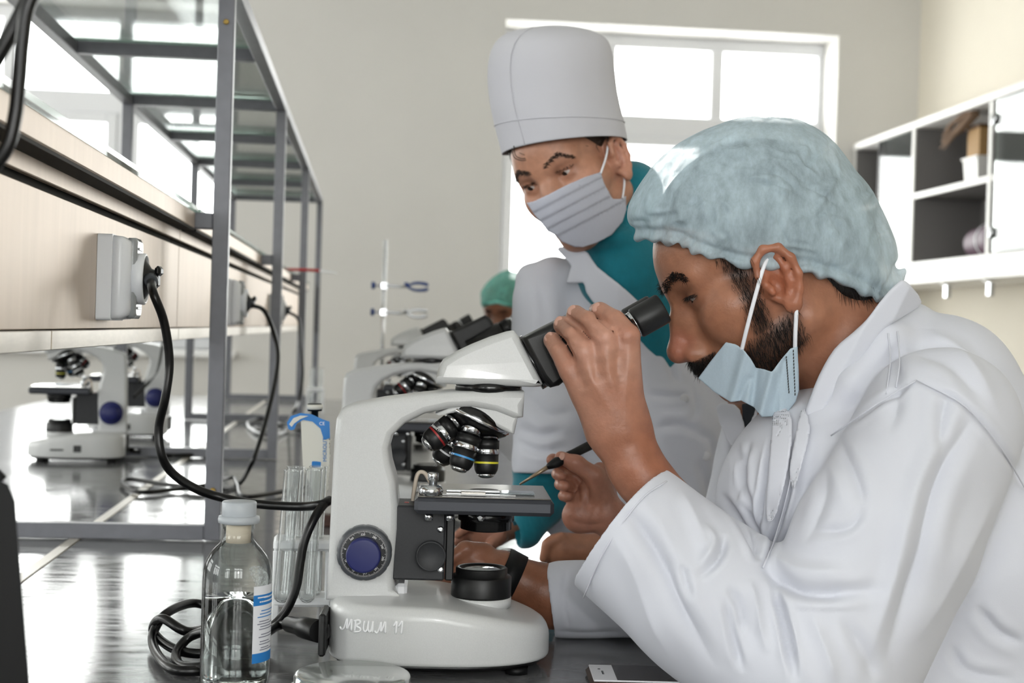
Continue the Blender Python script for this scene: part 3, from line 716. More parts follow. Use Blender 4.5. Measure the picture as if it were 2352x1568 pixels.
# ================================================================== people: shared modelling
def skin_mat(name, tint):
    return mat(name, tint, .40, spec=.45, attr='Col', sss=.06, noise=(90, .13, 6, (1, 1, 1)), bump=(330, .28, (1, 1, 1), .0012))
skin_mat('skin', (150, 100, 75))
mat('coat_cotton', (202, 204, 213), .85, sheen=.15, bump=(700, .10, (1, 1, 1), .0006), noise=(5, .025, 3, (1, 1, 1)))
mat('hat_cotton', (192, 192, 199), .85, sheen=.1, bump=(800, .10, (1, 1, 1), .0006), noise=(7, .03, 3, (1, 1, 1)))
mat('hair_black', (20, 17, 16), .5, spec=.4); mat('hair_brown', (46, 33, 26), .55); mat('eye_white', (176, 166, 160), .25); mat('eye_brown', (30, 18, 12), .08, spec=.7)
mat('lash_dark', (22, 16, 13), .6)
def fabric(name, rgb, trans=.25, density=(.75, .98), sc=300, rough=.7, streak=(1, 1, 1)):
    """thin non-woven fleece: fibres let part of what lies beneath show through"""
    m = bpy.data.materials.new(name); m.use_nodes = True; nt = m.node_tree; nt.nodes.clear(); N = nt.nodes.new; L = nt.links.new
    out = N('ShaderNodeOutputMaterial'); d = N('ShaderNodeBsdfPrincipled'); tl = N('ShaderNodeBsdfTranslucent'); tr = N('ShaderNodeBsdfTransparent')
    d.inputs['Base Color'].default_value = lin(rgb)+(1,); d.inputs['Roughness'].default_value = rough; d.inputs['Specular IOR Level'].default_value = .25
    tl.inputs[0].default_value = lin(rgb)+(1,)
    m1 = N('ShaderNodeMixShader'); m1.inputs[0].default_value = trans; L(d.outputs[0], m1.inputs[1]); L(tl.outputs[0], m1.inputs[2])
    tc = N('ShaderNodeTexCoord'); mp = N('ShaderNodeMapping'); mp.inputs['Scale'].default_value = streak; L(tc.outputs['Object'], mp.inputs['Vector'])
    t = N('ShaderNodeTexNoise'); t.inputs['Scale'].default_value = sc; t.inputs['Detail'].default_value = 5; t.inputs['Roughness'].default_value = .7; L(mp.outputs['Vector'], t.inputs['Vector'])
    mr = N('ShaderNodeMapRange'); mr.inputs['From Min'].default_value = .32; mr.inputs['From Max'].default_value = .68
    mr.inputs['To Min'].default_value = density[0]; mr.inputs['To Max'].default_value = density[1]; L(t.outputs['Fac'], mr.inputs['Value'])
    bp = N('ShaderNodeBump'); bp.inputs['Strength'].default_value = .25; bp.inputs['Distance'].default_value = .001; L(t.outputs['Fac'], bp.inputs['Height']); L(bp.outputs['Normal'], d.inputs['Normal'])
    m2 = N('ShaderNodeMixShader'); L(mr.outputs['Result'], m2.inputs[0]); L(tr.outputs[0], m2.inputs[1]); L(m1.outputs[0], m2.inputs[2]); L(m2.outputs[0], out.inputs[0])
    MATS[name] = m; return m
fabric('cap_fleece', (192, 211, 220), .28, (.54, .95), 48, streak=(1, 1, .45)); fabric('mask_blue', (186, 203, 215), .15, (.93, 1.), 500); fabric('mask_white', (196, 199, 212), .12, (.95, 1.), 500)
mat('mask_strap', (228, 230, 236), .7)
def basis(fwd, up):
    """head frame from facing and crown directions given in camera terms (right, down, away)"""
    cv = lambda v: np.array(v[0]*RIGHT-v[1]*UP+v[2]*FWD)
    f = cv(fwd); f /= np.linalg.norm(f); u = cv(up); u = u-f*(u@f); u /= np.linalg.norm(u); l = np.cross(u, f); return np.stack([f, l, u])
def head_sdf(h, ear=True, ear_c=(.006, .072, -.020), neck=None, nose=(0, 0), open_=.0034, lo_z=-.19, wide=1.0):
    """head in its own frame: x to the face, y to its left, z to the crown, 0 at eye level"""
    S = SDF((-.135, -.10, lo_z), (.135, .10, .135), h); nx, nz = nose
    S.ell((-.006, 0, .034), (.099, .076*wide, .086)); S.ell((.030, 0, -.045), (.060, .058*wide, .072), .03)
    S.ell((.045, 0, .030), (.050, .058*wide, .045), .02)
    for s in (-1, 1):
        S.cone((-.008, s*.054*wide, -.066), (.070, s*.014, -.098), .019, .016, .03)
        S.ell((.055, s*.045*wide, -.030), (.028, .022, .026), .025); S.cone((-.004, s*.058*wide, -.030), (.05, s*.056*wide, -.022), .012, .012, .02)
        S.cone((.086, s*.010, .016), (.072, s*.046, .020), .0085, .008, .016)
    S.ell((.076, 0, -.098), (.018, .020, .016), .02)
    for s in (-1, 1): S.ell((.106, s*.034, -.001), (.024, .017, .0125), .016, 's')
    for s in (-1, 1): S.ell((.0705, s*.0325, -.001), (.0155, .0165, .0135), .006)
    S.chain([(.086, 0, .006), (.096+nx*.4, 0, -.014), (.108+nx, 0, -.036+nz)], [.0085, .0080, .0105], .014)
    S.chain([(.078, 0, .0), (.086, 0, -.025), (.088, 0, -.048)], [.012, .016, .018], .01)
    S.ell((.1085+nx, 0, -.040+nz), (.0115, .0125, .0105), .008)
    for s in (-1, 1): S.ell((.0985+nx*.7, s*.0135, -.046+nz), (.0105, .0075, .0085), .006)
    for s in (-1, 1): S.ell((.1035+nx*.7, s*.0068, -.0555+nz), (.0065, .0035, .0050), .003, 's')
    S.ell((.085, 0, -.070), (.018, .026, .016), .02)
    S.chain([(.076, -.024, -.079), (.0955, -.006, -.0725), (.0955, .006, -.0725), (.076, .024, -.079)], [.004, .0062, .0062, .004], .006)
    S.chain([(.076, -.022, -.081), (.0940, 0, -.0855), (.076, .022, -.081)], [.004, .0075, .004], .006)
    S.chain([(.084, -.025, -.0795), (.1035, 0, -.0785), (.084, .025, -.0795)], [.0011, .0013, .0011], .002, 's')
    for s in (-1, 1): S.chain([(.0815, s*.0200, .0000), (.0865, s*.0275, -.0008), (.0865, s*.0375, -.0004), (.0790, s*.0455, .0012)], [.0015, open_, open_, .0015], .0010, 's')
    if ear:
        for s in (-1, 1):
            ex, ey, ez = ear_c; E = lambda a, b, c=0.: (ex+a, s*(ey+c+.0), ez+b)
            S.ell(E(-.002, .004, .004), (.020, .008, .030), .006)
            S.ell(E(.003, -.004, .013), (.0085, .010, .013), .004, 's'); S.ell(E(-.003, .012, .0145), (.010, .007, .012), .004, 's')
            S.chain([E(.013, -.002, .006), E(.017, .012, .012), E(.013, .027, .014), E(.001, .034, .0155), E(-.013, .029, .0165), E(-.020, .014, .017), E(-.0195, -.003, .016), E(-.014, -.017, .013), E(-.006, -.027, .011)],
                    [.0030, .0036, .0040, .0042, .0042, .0040, .0038, .0040, .0055], .004)
            S.chain([E(-.008, .022, .012), E(-.011, .008, .0125), E(-.010, -.006, .012), E(-.004, -.015, .010)], [.003, .0034, .0034, .003], .004)
            S.ell(E(-.002, -.028, .009), (.0085, .0055, .0095), .006); S.ell(E(.0105, -.006, .011), (.0042, .004, .0065), .003)
            S.ell(E(.001, -.004, .0095), (.0042, .006, .0055), .002, 's')
    if neck is not None: S.chain([np.array(p) for p in neck[0]], neck[1], .03)
    return S
def eyes(parent, B, O, sc, look=(0, 0), sides=(-1, 1)):
    for s in sides:
        c = O+sc*(np.array([.0715, s*.0325, -.001])@B); d = np.array([1, look[0], look[1]]); d = d@B; d /= np.linalg.norm(d)
        r = .0128*sc
        e = MB().lathe([(r*math.sin(a), -r*math.cos(a)) for a in np.linspace(.01, math.pi-.01, 14)], 20, rotM(d, c)).build('eye', 'eye_white', parent)
        MB().lathe([(.0072*sc, r*.84), (.0052*sc, r*.955), (.0022*sc, r*1.02), (.0001, r*1.025)], 18, rotM(d, c), cap0=False, cap1=False).build('iris', 'eye_brown', e)
def strands(name, P, D, ln, wd_, m, parent, bend=None, seed=1):
    """short hairs as slender three-sided tapering blades"""
    r = np.random.default_rng(seed); n = len(P); D = D+r.normal(size=D.shape)*.28; D /= np.linalg.norm(D, axis=1)[:, None]
    L = ln*r.uniform(.55, 1.2, n)[:, None]; a = np.cross(D, r.normal(size=D.shape)); a /= np.linalg.norm(a, axis=1)[:, None]; b = np.cross(D, a)
    g = np.array([0, 0, -1.0]) if bend is None else np.asarray(bend, float); tip = P+L*D+g*L*.35; mid = P+L*.55*D+g*L*.08
    V = np.empty((n, 7, 3)); w = wd_*r.uniform(.7, 1.2, n)[:, None]
    for k in range(3):
        o = math.cos(2.094*k)*a+math.sin(2.094*k)*b; V[:, k] = P+o*w-D*.001; V[:, 3+k] = mid+o*w*.7
    V[:, 6] = tip; base = np.arange(n)[:, None]*7; F = []
    for k in range(3):
        j = (k+1) % 3; F.append(np.hstack([base+k, base+j, base+3+j, base+3+k]))
    T = np.vstack([np.hstack([base+3+k, base+3+(k+1) % 3, base+6]) for k in range(3)])
    Q = np.vstack(F); tri = np.vstack([Q[:, [0, 1, 2]], Q[:, [0, 2, 3]], T])
    return obj(name, V.reshape(-1, 3), tri, m, parent, None, kind='stuff')
def pxmap(V, z0):
    """modelling space (pixel x, pixel y, depth in pixels) -> place"""
    s = FPX/z0; return W(V[:, 0], V[:, 1], z0+V[:, 2]/s)
def finish(S, z0, fl=(), wob=0., seed=0, it=2, fr=.02):
    V, F = largest(*S.mesh()); V = relax(V, F, it)
    if len(fl): V = folds(V, F, fl); V = relax(V, F, 1, .35)
    if wob: V = wobble(V, F, wob, fr, seed)
    return pxmap(V, z0), F, V
def joinm(parts):
    V = []; F = []; C = []; o = 0
    for v, f, c in parts: V.append(v); F.append(f+o); C.append(c); o += len(v)
    return np.vstack(V), np.vstack(F), np.vstack(C)
def shade(V, base, spots):
    """skin colour with tinted areas; spots = (centre, radius, rgb, weight)"""
    C = np.tile(np.array(lin(base)), (len(V), 1))
    for c, r, rgb, w in spots:
        d = np.linalg.norm((V-np.array(c))/np.array(r), axis=1); k = w*np.clip(1.3-d, 0, 1)[:, None]; C = C*(1-k)+np.array(lin(rgb))*k
    return C

# ================================================================== man at the nearest microscope
SK1 = (154, 106, 82)
Z1 = 1.575; S1 = FPX/Z1
th = math.radians(27)
B1 = basis((-math.cos(th), math.sin(th), -.03), (-math.sin(th), -math.cos(th), .0))
HS = 1.03
O1 = W(1588, 686, Z1)-HS*(np.array([.078, 0, 0])@B1)
S = head_sdf(.0019, neck=([(-.038, 0, -.055), (-.043, 0, -.133), (-.062, 0, -.22)], [.056, .056, .068]), nose=(.006, -.004), lo_z=-.20)
Vl, Fh = largest(*S.mesh()); Vl = relax(Vl, Fh, 2)
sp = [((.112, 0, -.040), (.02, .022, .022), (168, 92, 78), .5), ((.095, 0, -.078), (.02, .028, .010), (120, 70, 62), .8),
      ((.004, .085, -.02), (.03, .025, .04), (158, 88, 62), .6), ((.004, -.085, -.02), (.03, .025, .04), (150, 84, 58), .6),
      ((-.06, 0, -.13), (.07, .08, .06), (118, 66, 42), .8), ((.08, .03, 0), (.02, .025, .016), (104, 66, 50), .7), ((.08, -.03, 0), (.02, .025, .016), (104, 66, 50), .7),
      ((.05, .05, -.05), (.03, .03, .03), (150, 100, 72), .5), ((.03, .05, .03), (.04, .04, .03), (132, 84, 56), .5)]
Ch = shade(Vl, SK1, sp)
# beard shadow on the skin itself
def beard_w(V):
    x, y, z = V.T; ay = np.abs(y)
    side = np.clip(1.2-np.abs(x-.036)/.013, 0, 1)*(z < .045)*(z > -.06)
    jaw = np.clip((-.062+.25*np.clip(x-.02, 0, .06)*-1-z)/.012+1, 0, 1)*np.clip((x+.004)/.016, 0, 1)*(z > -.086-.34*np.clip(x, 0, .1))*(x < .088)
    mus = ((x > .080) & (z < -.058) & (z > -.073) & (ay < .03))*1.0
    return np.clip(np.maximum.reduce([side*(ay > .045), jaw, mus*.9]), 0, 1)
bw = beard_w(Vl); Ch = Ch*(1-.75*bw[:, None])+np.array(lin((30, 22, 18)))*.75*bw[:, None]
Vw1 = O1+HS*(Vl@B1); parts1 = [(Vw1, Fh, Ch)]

def seam(name, pts, Vp, z0, par, m='coat_cotton', r=.0008, lift=1.5):
    """raised stitch line lying on the near face of a garment modelled in pixel space"""
    P = cat_rom(pts, 5); out = []
    for p in P:
        k = np.where((np.abs(Vp[:, 0]-p[0]) < 9) & (np.abs(Vp[:, 1]-p[1]) < 9))[0]
        if len(k): out.append((p[0], p[1], Vp[k, 2].min()-lift))
    if len(out) < 3: return
    o = np.array(out); o[:, 2] = np.convolve(np.pad(o[:, 2], 2, 'edge'), np.ones(5)/5, 'valid')
    return MB().tube([W(a, b, z0+c/(FPX/z0)) for a, b, c in o], r, 6, 1).build(name, m, par)

def frontmap(Vp, cell=9.):
    """near-side depth of a garment over the picture plane, as a function of pixel position"""
    lo = Vp[:, :2].min(0)-2*cell; n = (np.ceil((Vp[:, :2].max(0)-lo)/cell)+3).astype(int); g = np.full(n, 1e9); i = ((Vp[:, :2]-lo)/cell).astype(int)
    np.minimum.at(g, (i[:, 0], i[:, 1]), Vp[:, 2])
    for _ in range(40):
        e = g > 1e8
        if not e.any(): break
        p = np.pad(np.where(e, 0, g), 1); c = np.pad((~e).astype(float), 1); sm = p[:-2, 1:-1]+p[2:, 1:-1]+p[1:-1, :-2]+p[1:-1, 2:]; ct = c[:-2, 1:-1]+c[2:, 1:-1]+c[1:-1, :-2]+c[1:-1, 2:]
        g = np.where(e & (ct > 0), sm/np.maximum(ct, 1), g)
    for _ in range(2):
        p = np.pad(g, 1, 'edge'); g = (p[:-2, 1:-1]+p[2:, 1:-1]+p[1:-1, :-2]+p[1:-1, 2:]+2*g)/6
    def f(X, Y):
        a = np.clip((np.asarray(X, float)-lo[0])/cell-.5, 0, n[0]-2); b = np.clip((np.asarray(Y, float)-lo[1])/cell-.5, 0, n[1]-2); i = a.astype(int); j = b.astype(int); u = a-i; v = b-j
        return ((g[i, j]*(1-u)+g[i+1, j]*u)*(1-v)+(g[i, j+1]*(1-u)+g[i+1, j+1]*u)*v).astype(np.float32)
    return f
mat('button_pearl', (206, 206, 210), .35)
# --- left hand on the binocular tube (pixel space at 1.455 m)
ZH = 1.455
S = SDF((1180, 650, -130), (1960, 1700, 170), 4.0)
S.chain([(1850, 1580, 10), (1640, 1300, 5), (1462, 1075, 0)], [92, 84, 62], 20)
S.chain([(1470, 1085, 0), (1420, 980, -4), (1384, 880, -12)], [58, 70, 76], 25, flat=((0, 0, 1), .72))
kn = [((1308, 850, -20), 30), ((1344, 808, -40), 33), ((1391, 776, -48), 35), ((1443, 772, -40), 34)]
for (p, r) in kn: S.cone((1425+(p[0]-1390)*.25, 985, -8), p, 44, r*.80, 16)
for (p, r) in kn: S.ell(p, (r*.78, r*.78, r*.72), 8)
fg = [([(1308, 850, -20), (1284, 806, -6), (1268, 782, 26), (1266, 776, 50)], [24, 21, 19, 14]),
      ([(1344, 808, -42), (1314, 768, -22), (1291, 746, 18), (1288, 742, 46)], [26, 23, 20, 15]),
      ([(1391, 776, -50), (1352, 738, -26), (1322, 721, 16), (1317, 717, 46)], [27, 24, 21, 16]),
      ([(1443, 772, -42), (1412, 735, -20), (1378, 715, 16), (1368, 713, 46)], [27, 24, 21, 16])]
for p, r in fg: S.chain(p, r, 3)
for i in range(3):   # grooves between the fingers
    a, b = fg[i][0], fg[i+1][0]; m = lambda k, e=0: tuple((np.array(a[k])+np.array(b[k]))/2+[0, 0, -22+e])
    q = np.array(m(0))*.72+np.array(m(1))*.28; S.chain([q, m(1, 4), m(2, 2)], [3, 9, 8], 5, 's')
S.chain([(1440, 960, 40), (1440, 890, 80), (1425, 830, 112), (1400, 800, 125)], [34, 26, 22, 18], 14)
tend = [([(1430, 960), (1400, 860), (1391, 790)], 12, 3.), ([(1420, 970), (1365, 880), (1346, 820)], 12, 3.), ([(1440, 960), (1440, 860), (1443, 790)], 12, 2.5),
        ([(1372, 822), (1368, 850), (1376, 880)], 14, -4.), ([(1418, 800), (1418, 840), (1414, 870)], 14, -4.), ([(1326, 850), (1336, 880), (1345, 900)], 12, -3.),
        ([(1330, 790), (1312, 800)], 6, -2.5), ([(1372, 757), (1352, 765)], 6, -2.5), ([(1425, 752), (1405, 762)], 6, -2.5)]
Vw, Fm, Vp = finish(S, ZH, tend, .6, 3, 2, .05)
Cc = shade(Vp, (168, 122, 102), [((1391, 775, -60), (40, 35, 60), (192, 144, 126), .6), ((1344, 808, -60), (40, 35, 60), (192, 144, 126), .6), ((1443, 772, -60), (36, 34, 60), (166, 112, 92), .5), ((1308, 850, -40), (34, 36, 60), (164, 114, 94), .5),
                                  ((1500, 1050, 0), (140, 160, 200), (136, 80, 54), .8), ((1300, 745, 20), (60, 50, 60), (150, 118, 104), .6), ((1410, 900, -60), (60, 60, 60), (154, 98, 74), .4)])
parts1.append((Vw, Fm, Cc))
nails1 = [(tuple(np.array(p[2])+np.array([-.50, -.52, -.69])*r[2]*.90), (-.50, -.52, -.69), 17) for p, r in fg]
# --- right hand holding the needle (pixel space at 1.72 m)
ZN = 1.72
S = SDF((1220, 1000, -110), (1760, 1460, 130), 2.8)
S.chain([(1395, 1185, 12), (1450, 1230, 20), (1730, 1370, 30)], [47, 47, 62], 18)
S.ell((1366, 1146, 18), (46, 70, 28), 18, rot=[(.9, .43, 0), (-.43, .9, 0), (0, 0, 1)]); S.ell((1330, 1185, 12), (40, 40, 30), 22); S.ell((1378, 1110, -2), (30, 50, 28), 18)
S.chain([(1396, 1165, 0), (1366, 1094, -22), (1324, 1065, -32), (1288, 1050, -30)], [30, 23, 19, 15], 9)
S.chain([(1352, 1092, 45), (1304, 1068, 40), (1270, 1056, 12), (1266, 1056, 0)], [20, 17, 14, 12], 6)
for a, r in (([(1350, 1110, 40), (1306, 1094, 36), (1280, 1088, 6), (1290, 1092, -16)], [19, 17, 14.5, 12]), ([(1352, 1136, 38), (1312, 1120, 36), (1286, 1112, 6), (1298, 1116, -16)], [19, 17, 14, 12]), ([(1354, 1162, 32), (1318, 1146, 30), (1294, 1138, 2), (1304, 1140, -18)], [17, 15, 13, 11])):
    S.chain(a, [q*.92 for q in r], 2.5)
cre = [([(1308, 1085), (1326, 1120), (1330, 1165)], 5, -4.), ([(1336, 1090), (1350, 1130), (1346, 1180)], 5, -4.), ([(1300, 1190), (1345, 1205), (1390, 1200)], 5, -3.)]
Vw, Fm, Vp = finish(S, ZN, cre, .5, 5, 1, .05)
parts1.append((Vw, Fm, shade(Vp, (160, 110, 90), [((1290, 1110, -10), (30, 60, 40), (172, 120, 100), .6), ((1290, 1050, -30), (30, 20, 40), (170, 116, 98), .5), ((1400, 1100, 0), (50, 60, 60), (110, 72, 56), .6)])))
nails1b = [((1291, 1047, -44), (-.2, -.45, -.85), 12), ((1272, 1086, -6), (-.85, -.1, -.5), 10), ((1279, 1110, -6), (-.85, -.1, -.5), 10), ((1288, 1136, -8), (-.85, -.1, -.5), 9)]
# --- inner trunk that joins head, arms and hands under the coat (pixel space at 1.55 m)
ZT1 = 1.55
S = SDF((1500, 700, -420), (2420, 1900, 480), 14.)
S.chain([(1990, 850, 45), (2110, 980, 50), (2210, 1400, 60), (2220, 1580, 60)], [110, 150, 130, 130], 60)
S.chain([(2140, 1000, 40), (2150, 1010, -230), (1880, 1530, -270), (1700, 1330, -230)], [120, 100, 80, 72], 40); S.chain([(2140, 1000, 40), (2060, 1000, 300), (1760, 1330, 360), (1600, 1290, 370)], [120, 100, 80, 62], 40)
Vw, Fm, Vp = finish(S, ZT1); parts1.append((Vw, Fm, shade(Vp, SK1, [])))
V_, F_, C_ = joinm(parts1)
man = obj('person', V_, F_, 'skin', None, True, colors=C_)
tag(man, 'bearded man in white coat and blue fleece cap peering into the nearest microscope', 'person')
def nail(spec, z0, par, sc):
    for c, n, r in spec:
        s_ = FPX/z0; nn = n[0]*RIGHT-n[1]*UP+n[2]*FWD; nn = nn/np.linalg.norm(nn); p = W(c[0], c[1], z0+c[2]/s_)
        M = rotM(nn, p)@Matrix.Diagonal((r/s_*.62, r/s_*.8, r/s_*.35, 1))
        MB().lathe([(1, -.5), (1, .0), (.85, .28), (.5, .42), (.001, .46)], 14, M).build('fingernail', 'nail', par)
mat('nail', (196, 152, 136), .25, spec=.6)
nail(nails1, ZH, man, 1); nail(nails1b, ZN, man, 1)
eyes(man, B1, O1, HS, (0, -.55))
# --- beard, moustache, brows, lashes, nape
Nl = vnorm(Vl, Fh)
def sample(wt, n, seed):
    r = np.random.default_rng(seed); w = wt/wt.sum(); return r.choice(len(wt), n, p=w)
hl = lambda v: (np.asarray(v))@B1
x, y, z = Vl.T
i = sample(bw**1.4*(np.abs(y) > .0)*((x < .078) | (z > -.075)), 5200, 1)
d = Nl[i]*.5+np.array([.15, 0, -.9]); strands('beard', O1+HS*hl(Vl[i]), hl(d), .0085, .00022, 'hair_black', man, seed=2)
i = sample(((x > .083) & (z < -.057) & (z > -.071) & (np.abs(y) < .028))*1., 500, 3); d = Nl[i]*.6+np.stack([0*i+.1, np.sign(y[i])*.5, 0*i-.5], 1)
strands('moustache', O1+HS*hl(Vl[i]), hl(d), .007, .0003, 'hair_black', man, seed=4)
bz = .0215+.010*np.clip((np.abs(y)-.012)/.03, 0, 1)-.012*np.clip((np.abs(y)-.036)/.02, 0, 1)
i = sample((np.abs(z-bz) < .0042)*(x > .05)*(np.abs(y) > .008)*(np.abs(y) < .052)*1., 900, 5); d = Nl[i]*.45+np.stack([-.3+0*i, np.sign(y[i])*.9, .15+0*i], 1)
strands('eyebrows', O1+HS*hl(Vl[i]), hl(d), .0085, .00034, 'hair_black', man, seed=6)
i = sample((np.abs(z-.0035) < .0016)*(x > .072)*(np.abs(np.abs(y)-.034) < .013)*1., 160, 7); d = np.stack([.9+0*i, np.sign(y[i])*.35, -.3+0*i], 1)
strands('eyelashes', O1+HS*hl(Vl[i]), hl(d), .006, .00022, 'lash_dark', man, seed=8)
S = SDF((-.13, -.10, -.11), (.12, .10, .14), .003)
S.ell((-.008, 0, .037), (.104, .0770, .091)); S.ell((-.060, 0, -.050), (.046, .061, .052), .03); S.half((.06, 0, .062), (.147, 0, -.125), .01)
for s_ in (-1, 1): S.ell((.004, s_*.085, -.022), (.030, .022, .040), .006, 's')
Vh, Fh2 = S.mesh(); Vh = relax(Vh, Fh2, 2); obj('hair', O1+HS*(Vh@B1), Fh2, 'hair_black', man, True)
Nh = vnorm(Vh, Fh2); xh, yh, zh = Vh.T
i = sample((xh < -.03)*(zh < .0)*1.+.02*(xh < 0), 2600, 9); d = Nh[i]*.25+np.array([.25, 0, -.9]); strands('nape_hair', O1+HS*hl(Vh[i]), hl(d), .011, .0003, 'hair_black', man, seed=10)
i = sample((np.abs(xh-.028) < .012)*(zh < .06)*(np.abs(yh) > .05)*1.+1e-9, 500, 11); d = Nh[i]*.2+np.array([0, 0, -.95]); strands('sideburn', O1+HS*hl(Vh[i]), hl(d), .012, .0003, 'hair_black', man, seed=12)
# --- bouffant cap (pixel space at the head's depth)
S = SDF((1405, 235, -260), (2110, 760, 270), 3.6)
out = [(1470, 560), (1452, 525), (1440, 498), (1447, 458), (1480, 402), (1530, 350), (1600, 303), (1690, 273), (1790, 268), (1850, 281), (1910, 322), (1960, 382), (2003, 436), (2037, 502), (2060, 560), (2067, 612), (2066, 660), (2045, 720), (1990, 800), (1800, 820), (1600, 760), (1500, 640)]
S.inflate(out, 235, 208, 5, 0, smooth=6)
cut = [(1380, 556), (1465, 551), (1503, 550), (1530, 552), (1560, 560), (1592, 574), (1640, 592), (1700, 607), (1760, 611), (1800, 612), (1850, 619), (1900, 634), (1945, 648), (1985, 668), (2022, 692), (2052, 672), (2079, 622), (2140, 560), (2140, 900), (1380, 900)]
cutP = np.array(cut, float)
S.op(S.lo, S.lo+S.n*S.h, lambda x, y, z: poly_sd(cutP, *np.broadcast_arrays(x[..., 0].astype(float), y[..., 0].astype(float)))[..., None]+0*z, 6, 's')
S.chain([(2040, 640, -20), (2074, 622, -25)], [26, 8], 12)
V, F = S.mesh(); V = relax(V, F, 2); N = vnorm(V, F)
rim = cat_rom([(1455, 548), (1503, 550), (1530, 552), (1560, 560), (1592, 574), (1640, 592), (1700, 607), (1760, 611), (1850, 619), (1900, 634), (1945, 648), (1985, 668), (2022, 692), (2052, 672), (2079, 622)], 8)
d, tt = poly_dist(rim, V[:, 0], V[:, 1]); ph = np.cumsum(np.r_[0, np.linalg.norm(np.diff(rim, axis=0), axis=1)]); L_ = ph[-1]*tt
k = np.exp(-(d/46)**2); V[:, 2] -= np.sign(V[:, 2])*np.clip(np.abs(V[:, 2])-60, 0, 60)/60*np.interp(V[:, 0], [1560, 1680, 1980, 2020], [.3, 1, 1, .4])*22*np.exp(-(d/60)**2); V = V+N*(k*(4.2*np.sin(L_/7.5+1.5*np.sin(L_/31))+3.*np.sin(L_/17+2)) - 7*np.exp(-((d-20)/8)**2)+5*np.exp(-(d/10)**2))[:, None]
r_ = np.random.default_rng(21); cr = []
for _ in range(90):
    p = np.array([r_.uniform(1470, 2040), r_.uniform(300, 640)]); a = math.atan2(p[1]-560, p[0]-1770)+r_.normal()*.45+(1.57 if r_.random() < .35 else 0); l = r_.uniform(30, 120); q = np.array([math.cos(a), math.sin(a)])*l
    cr.append(([p-q*.5, p+np.array([-q[1], q[0]])*r_.normal()*.08, p+q*.5], r_.uniform(4, 8), r_.choice([-1, 1, 1])*r_.uniform(2, 5)))
cr += [([(1560, 350), (1530, 420), (1520, 500)], 12, -7.), ([(1600, 380), (1560, 470), (1575, 520)], 10, 7.), ([(1640, 460), (1650, 510), (1635, 540)], 7, 6.), ([(1500, 420), (1490, 480), (1500, 530)], 14, 6.), ([(1960, 400), (1985, 500), (1990, 600)], 14, 6.), ([(2000, 450), (2030, 540), (2035, 620)], 10, -6.), ([(1575, 330), (1690, 300), (1800, 300)], 12, 4.)]
V = folds(V, F, cr); V = relax(V, F, 1, .3); V = wobble(V, F, 1.6, .035, 4)
obj('bouffant_cap', pxmap(V, Z1), F, 'cap_fleece', man, True, label='pale blue gathered fleece cap')
# --- mask pulled under the chin
S = SDF((1590, 770, -190), (1850, 975, 20), 2.0)
mp_ = [(1667, 785), (1634, 826), (1603, 868), (1640, 900), (1678, 924), (1702, 920), (1731, 935), (1749, 958), (1776, 956), (1801, 961), (1814, 940), (1828, 922), (1836, 896), (1835, 850), (1832, 794), (1815, 800), (1796, 822), (1773, 853), (1755, 847), (1737, 844), (1724, 822), (1707, 801), (1690, 790)]
def mw(X, Y):
    w = np.interp(X, [1600, 1660, 1720, 1790, 1836], [-62, -104, -136, -154, -140])+(Y-860)*.22
    for (a, b, am, wd_) in (((1712, 810), (1680, 922), 11, 12), ((1738, 850), (1728, 932), -12, 10), ((1772, 856), (1748, 950), 13, 11), ((1800, 830), (1778, 950), -8, 10), ((1720, 870), (1700, 915), -6, 8)):
        dd, _ = poly_dist(np.array([a, b], float), X.astype(float), Y.astype(float)); w = w-am*np.exp(-(dd/wd_)**2)
    return w.astype(np.float32)
S.inflate(mp_, 3.2, 3.2, 0, 0, smooth=1, wfun=mw)
V, F = S.mesh(); V = relax(V, F, 1); mask1 = obj('face_mask', pxmap(V, Z1), F, 'mask_blue', man, True, label='pale blue mask pulled down under the chin')
def strap(pts, z0, r, par):
    s_ = FPX/z0; q = [W(p[0], p[1], z0+p[2]/s_) for p in pts]; return MB().tube(q, r, 8, 8).build('ear_strap', 'mask_strap', par)
strap([(1703, 806, -140), (1716, 752, -168), (1738, 668, -186), (1757, 606, -186), (1775, 590, -160)], Z1, .0022, mask1)
strap([(1826, 800, -152), (1827, 760, -170), (1830, 702, -180), (1832, 680, -150)], Z1, .0022, mask1)
for a, b in (((1822, 806), (1826, 905)), ((1806, 820), (1812, 900))):
    for u in np.linspace(0, 1, 14):
        px, py = np.array(a)+(np.array(b)-a)*u; w_ = float(mw(np.array([px]), np.array([py]))[0])-3.6; p = W(px, py, Z1+w_/S1)
        MB().box(p-np.array([.0005, .0004, .0013]), p+np.array([.0005, .0004, .0013])).build('stitch', 'scope_matte', mask1)
# --- coat
S = SDF((1280, 600, -560), (2690, 1790, 500), 5.8)
S.cone((2150, 935, 45), (2300, 1320, 60), 215, 300, 0, flat=((0, 0, 1), .95)); S.cone((2300, 1320, 60), (2330, 1850, 60), 300, 340, 60, flat=((0, 0, 1), .72))
S.ell((1960, 1150, 55), (310, 270, 300), 90); S.cone((1975, 1200, 55), (2110, 1800, 55), 290, 330, 80, flat=((0, 0, 1), .75))
S.chain([(2095, 745, 10), (2045, 790, -85), (1965, 885, -112), (1895, 975, -88), (1830, 1060, 0)], [46, 46, 44, 44, 60], 30); S.chain([(2095, 745, 60), (2045, 790, 180), (1965, 885, 200), (1850, 975, 150)], [46, 46, 44, 44], 30)
S.chain([(2060, 960, 290), (1770, 1340, 350), (1490, 1245, 375)], [150, 135, 95], 60)
S.chain([(2160, 985, -190), (2040, 1240, -275), (1895, 1540, -325)], [190, 215, 215], 22)
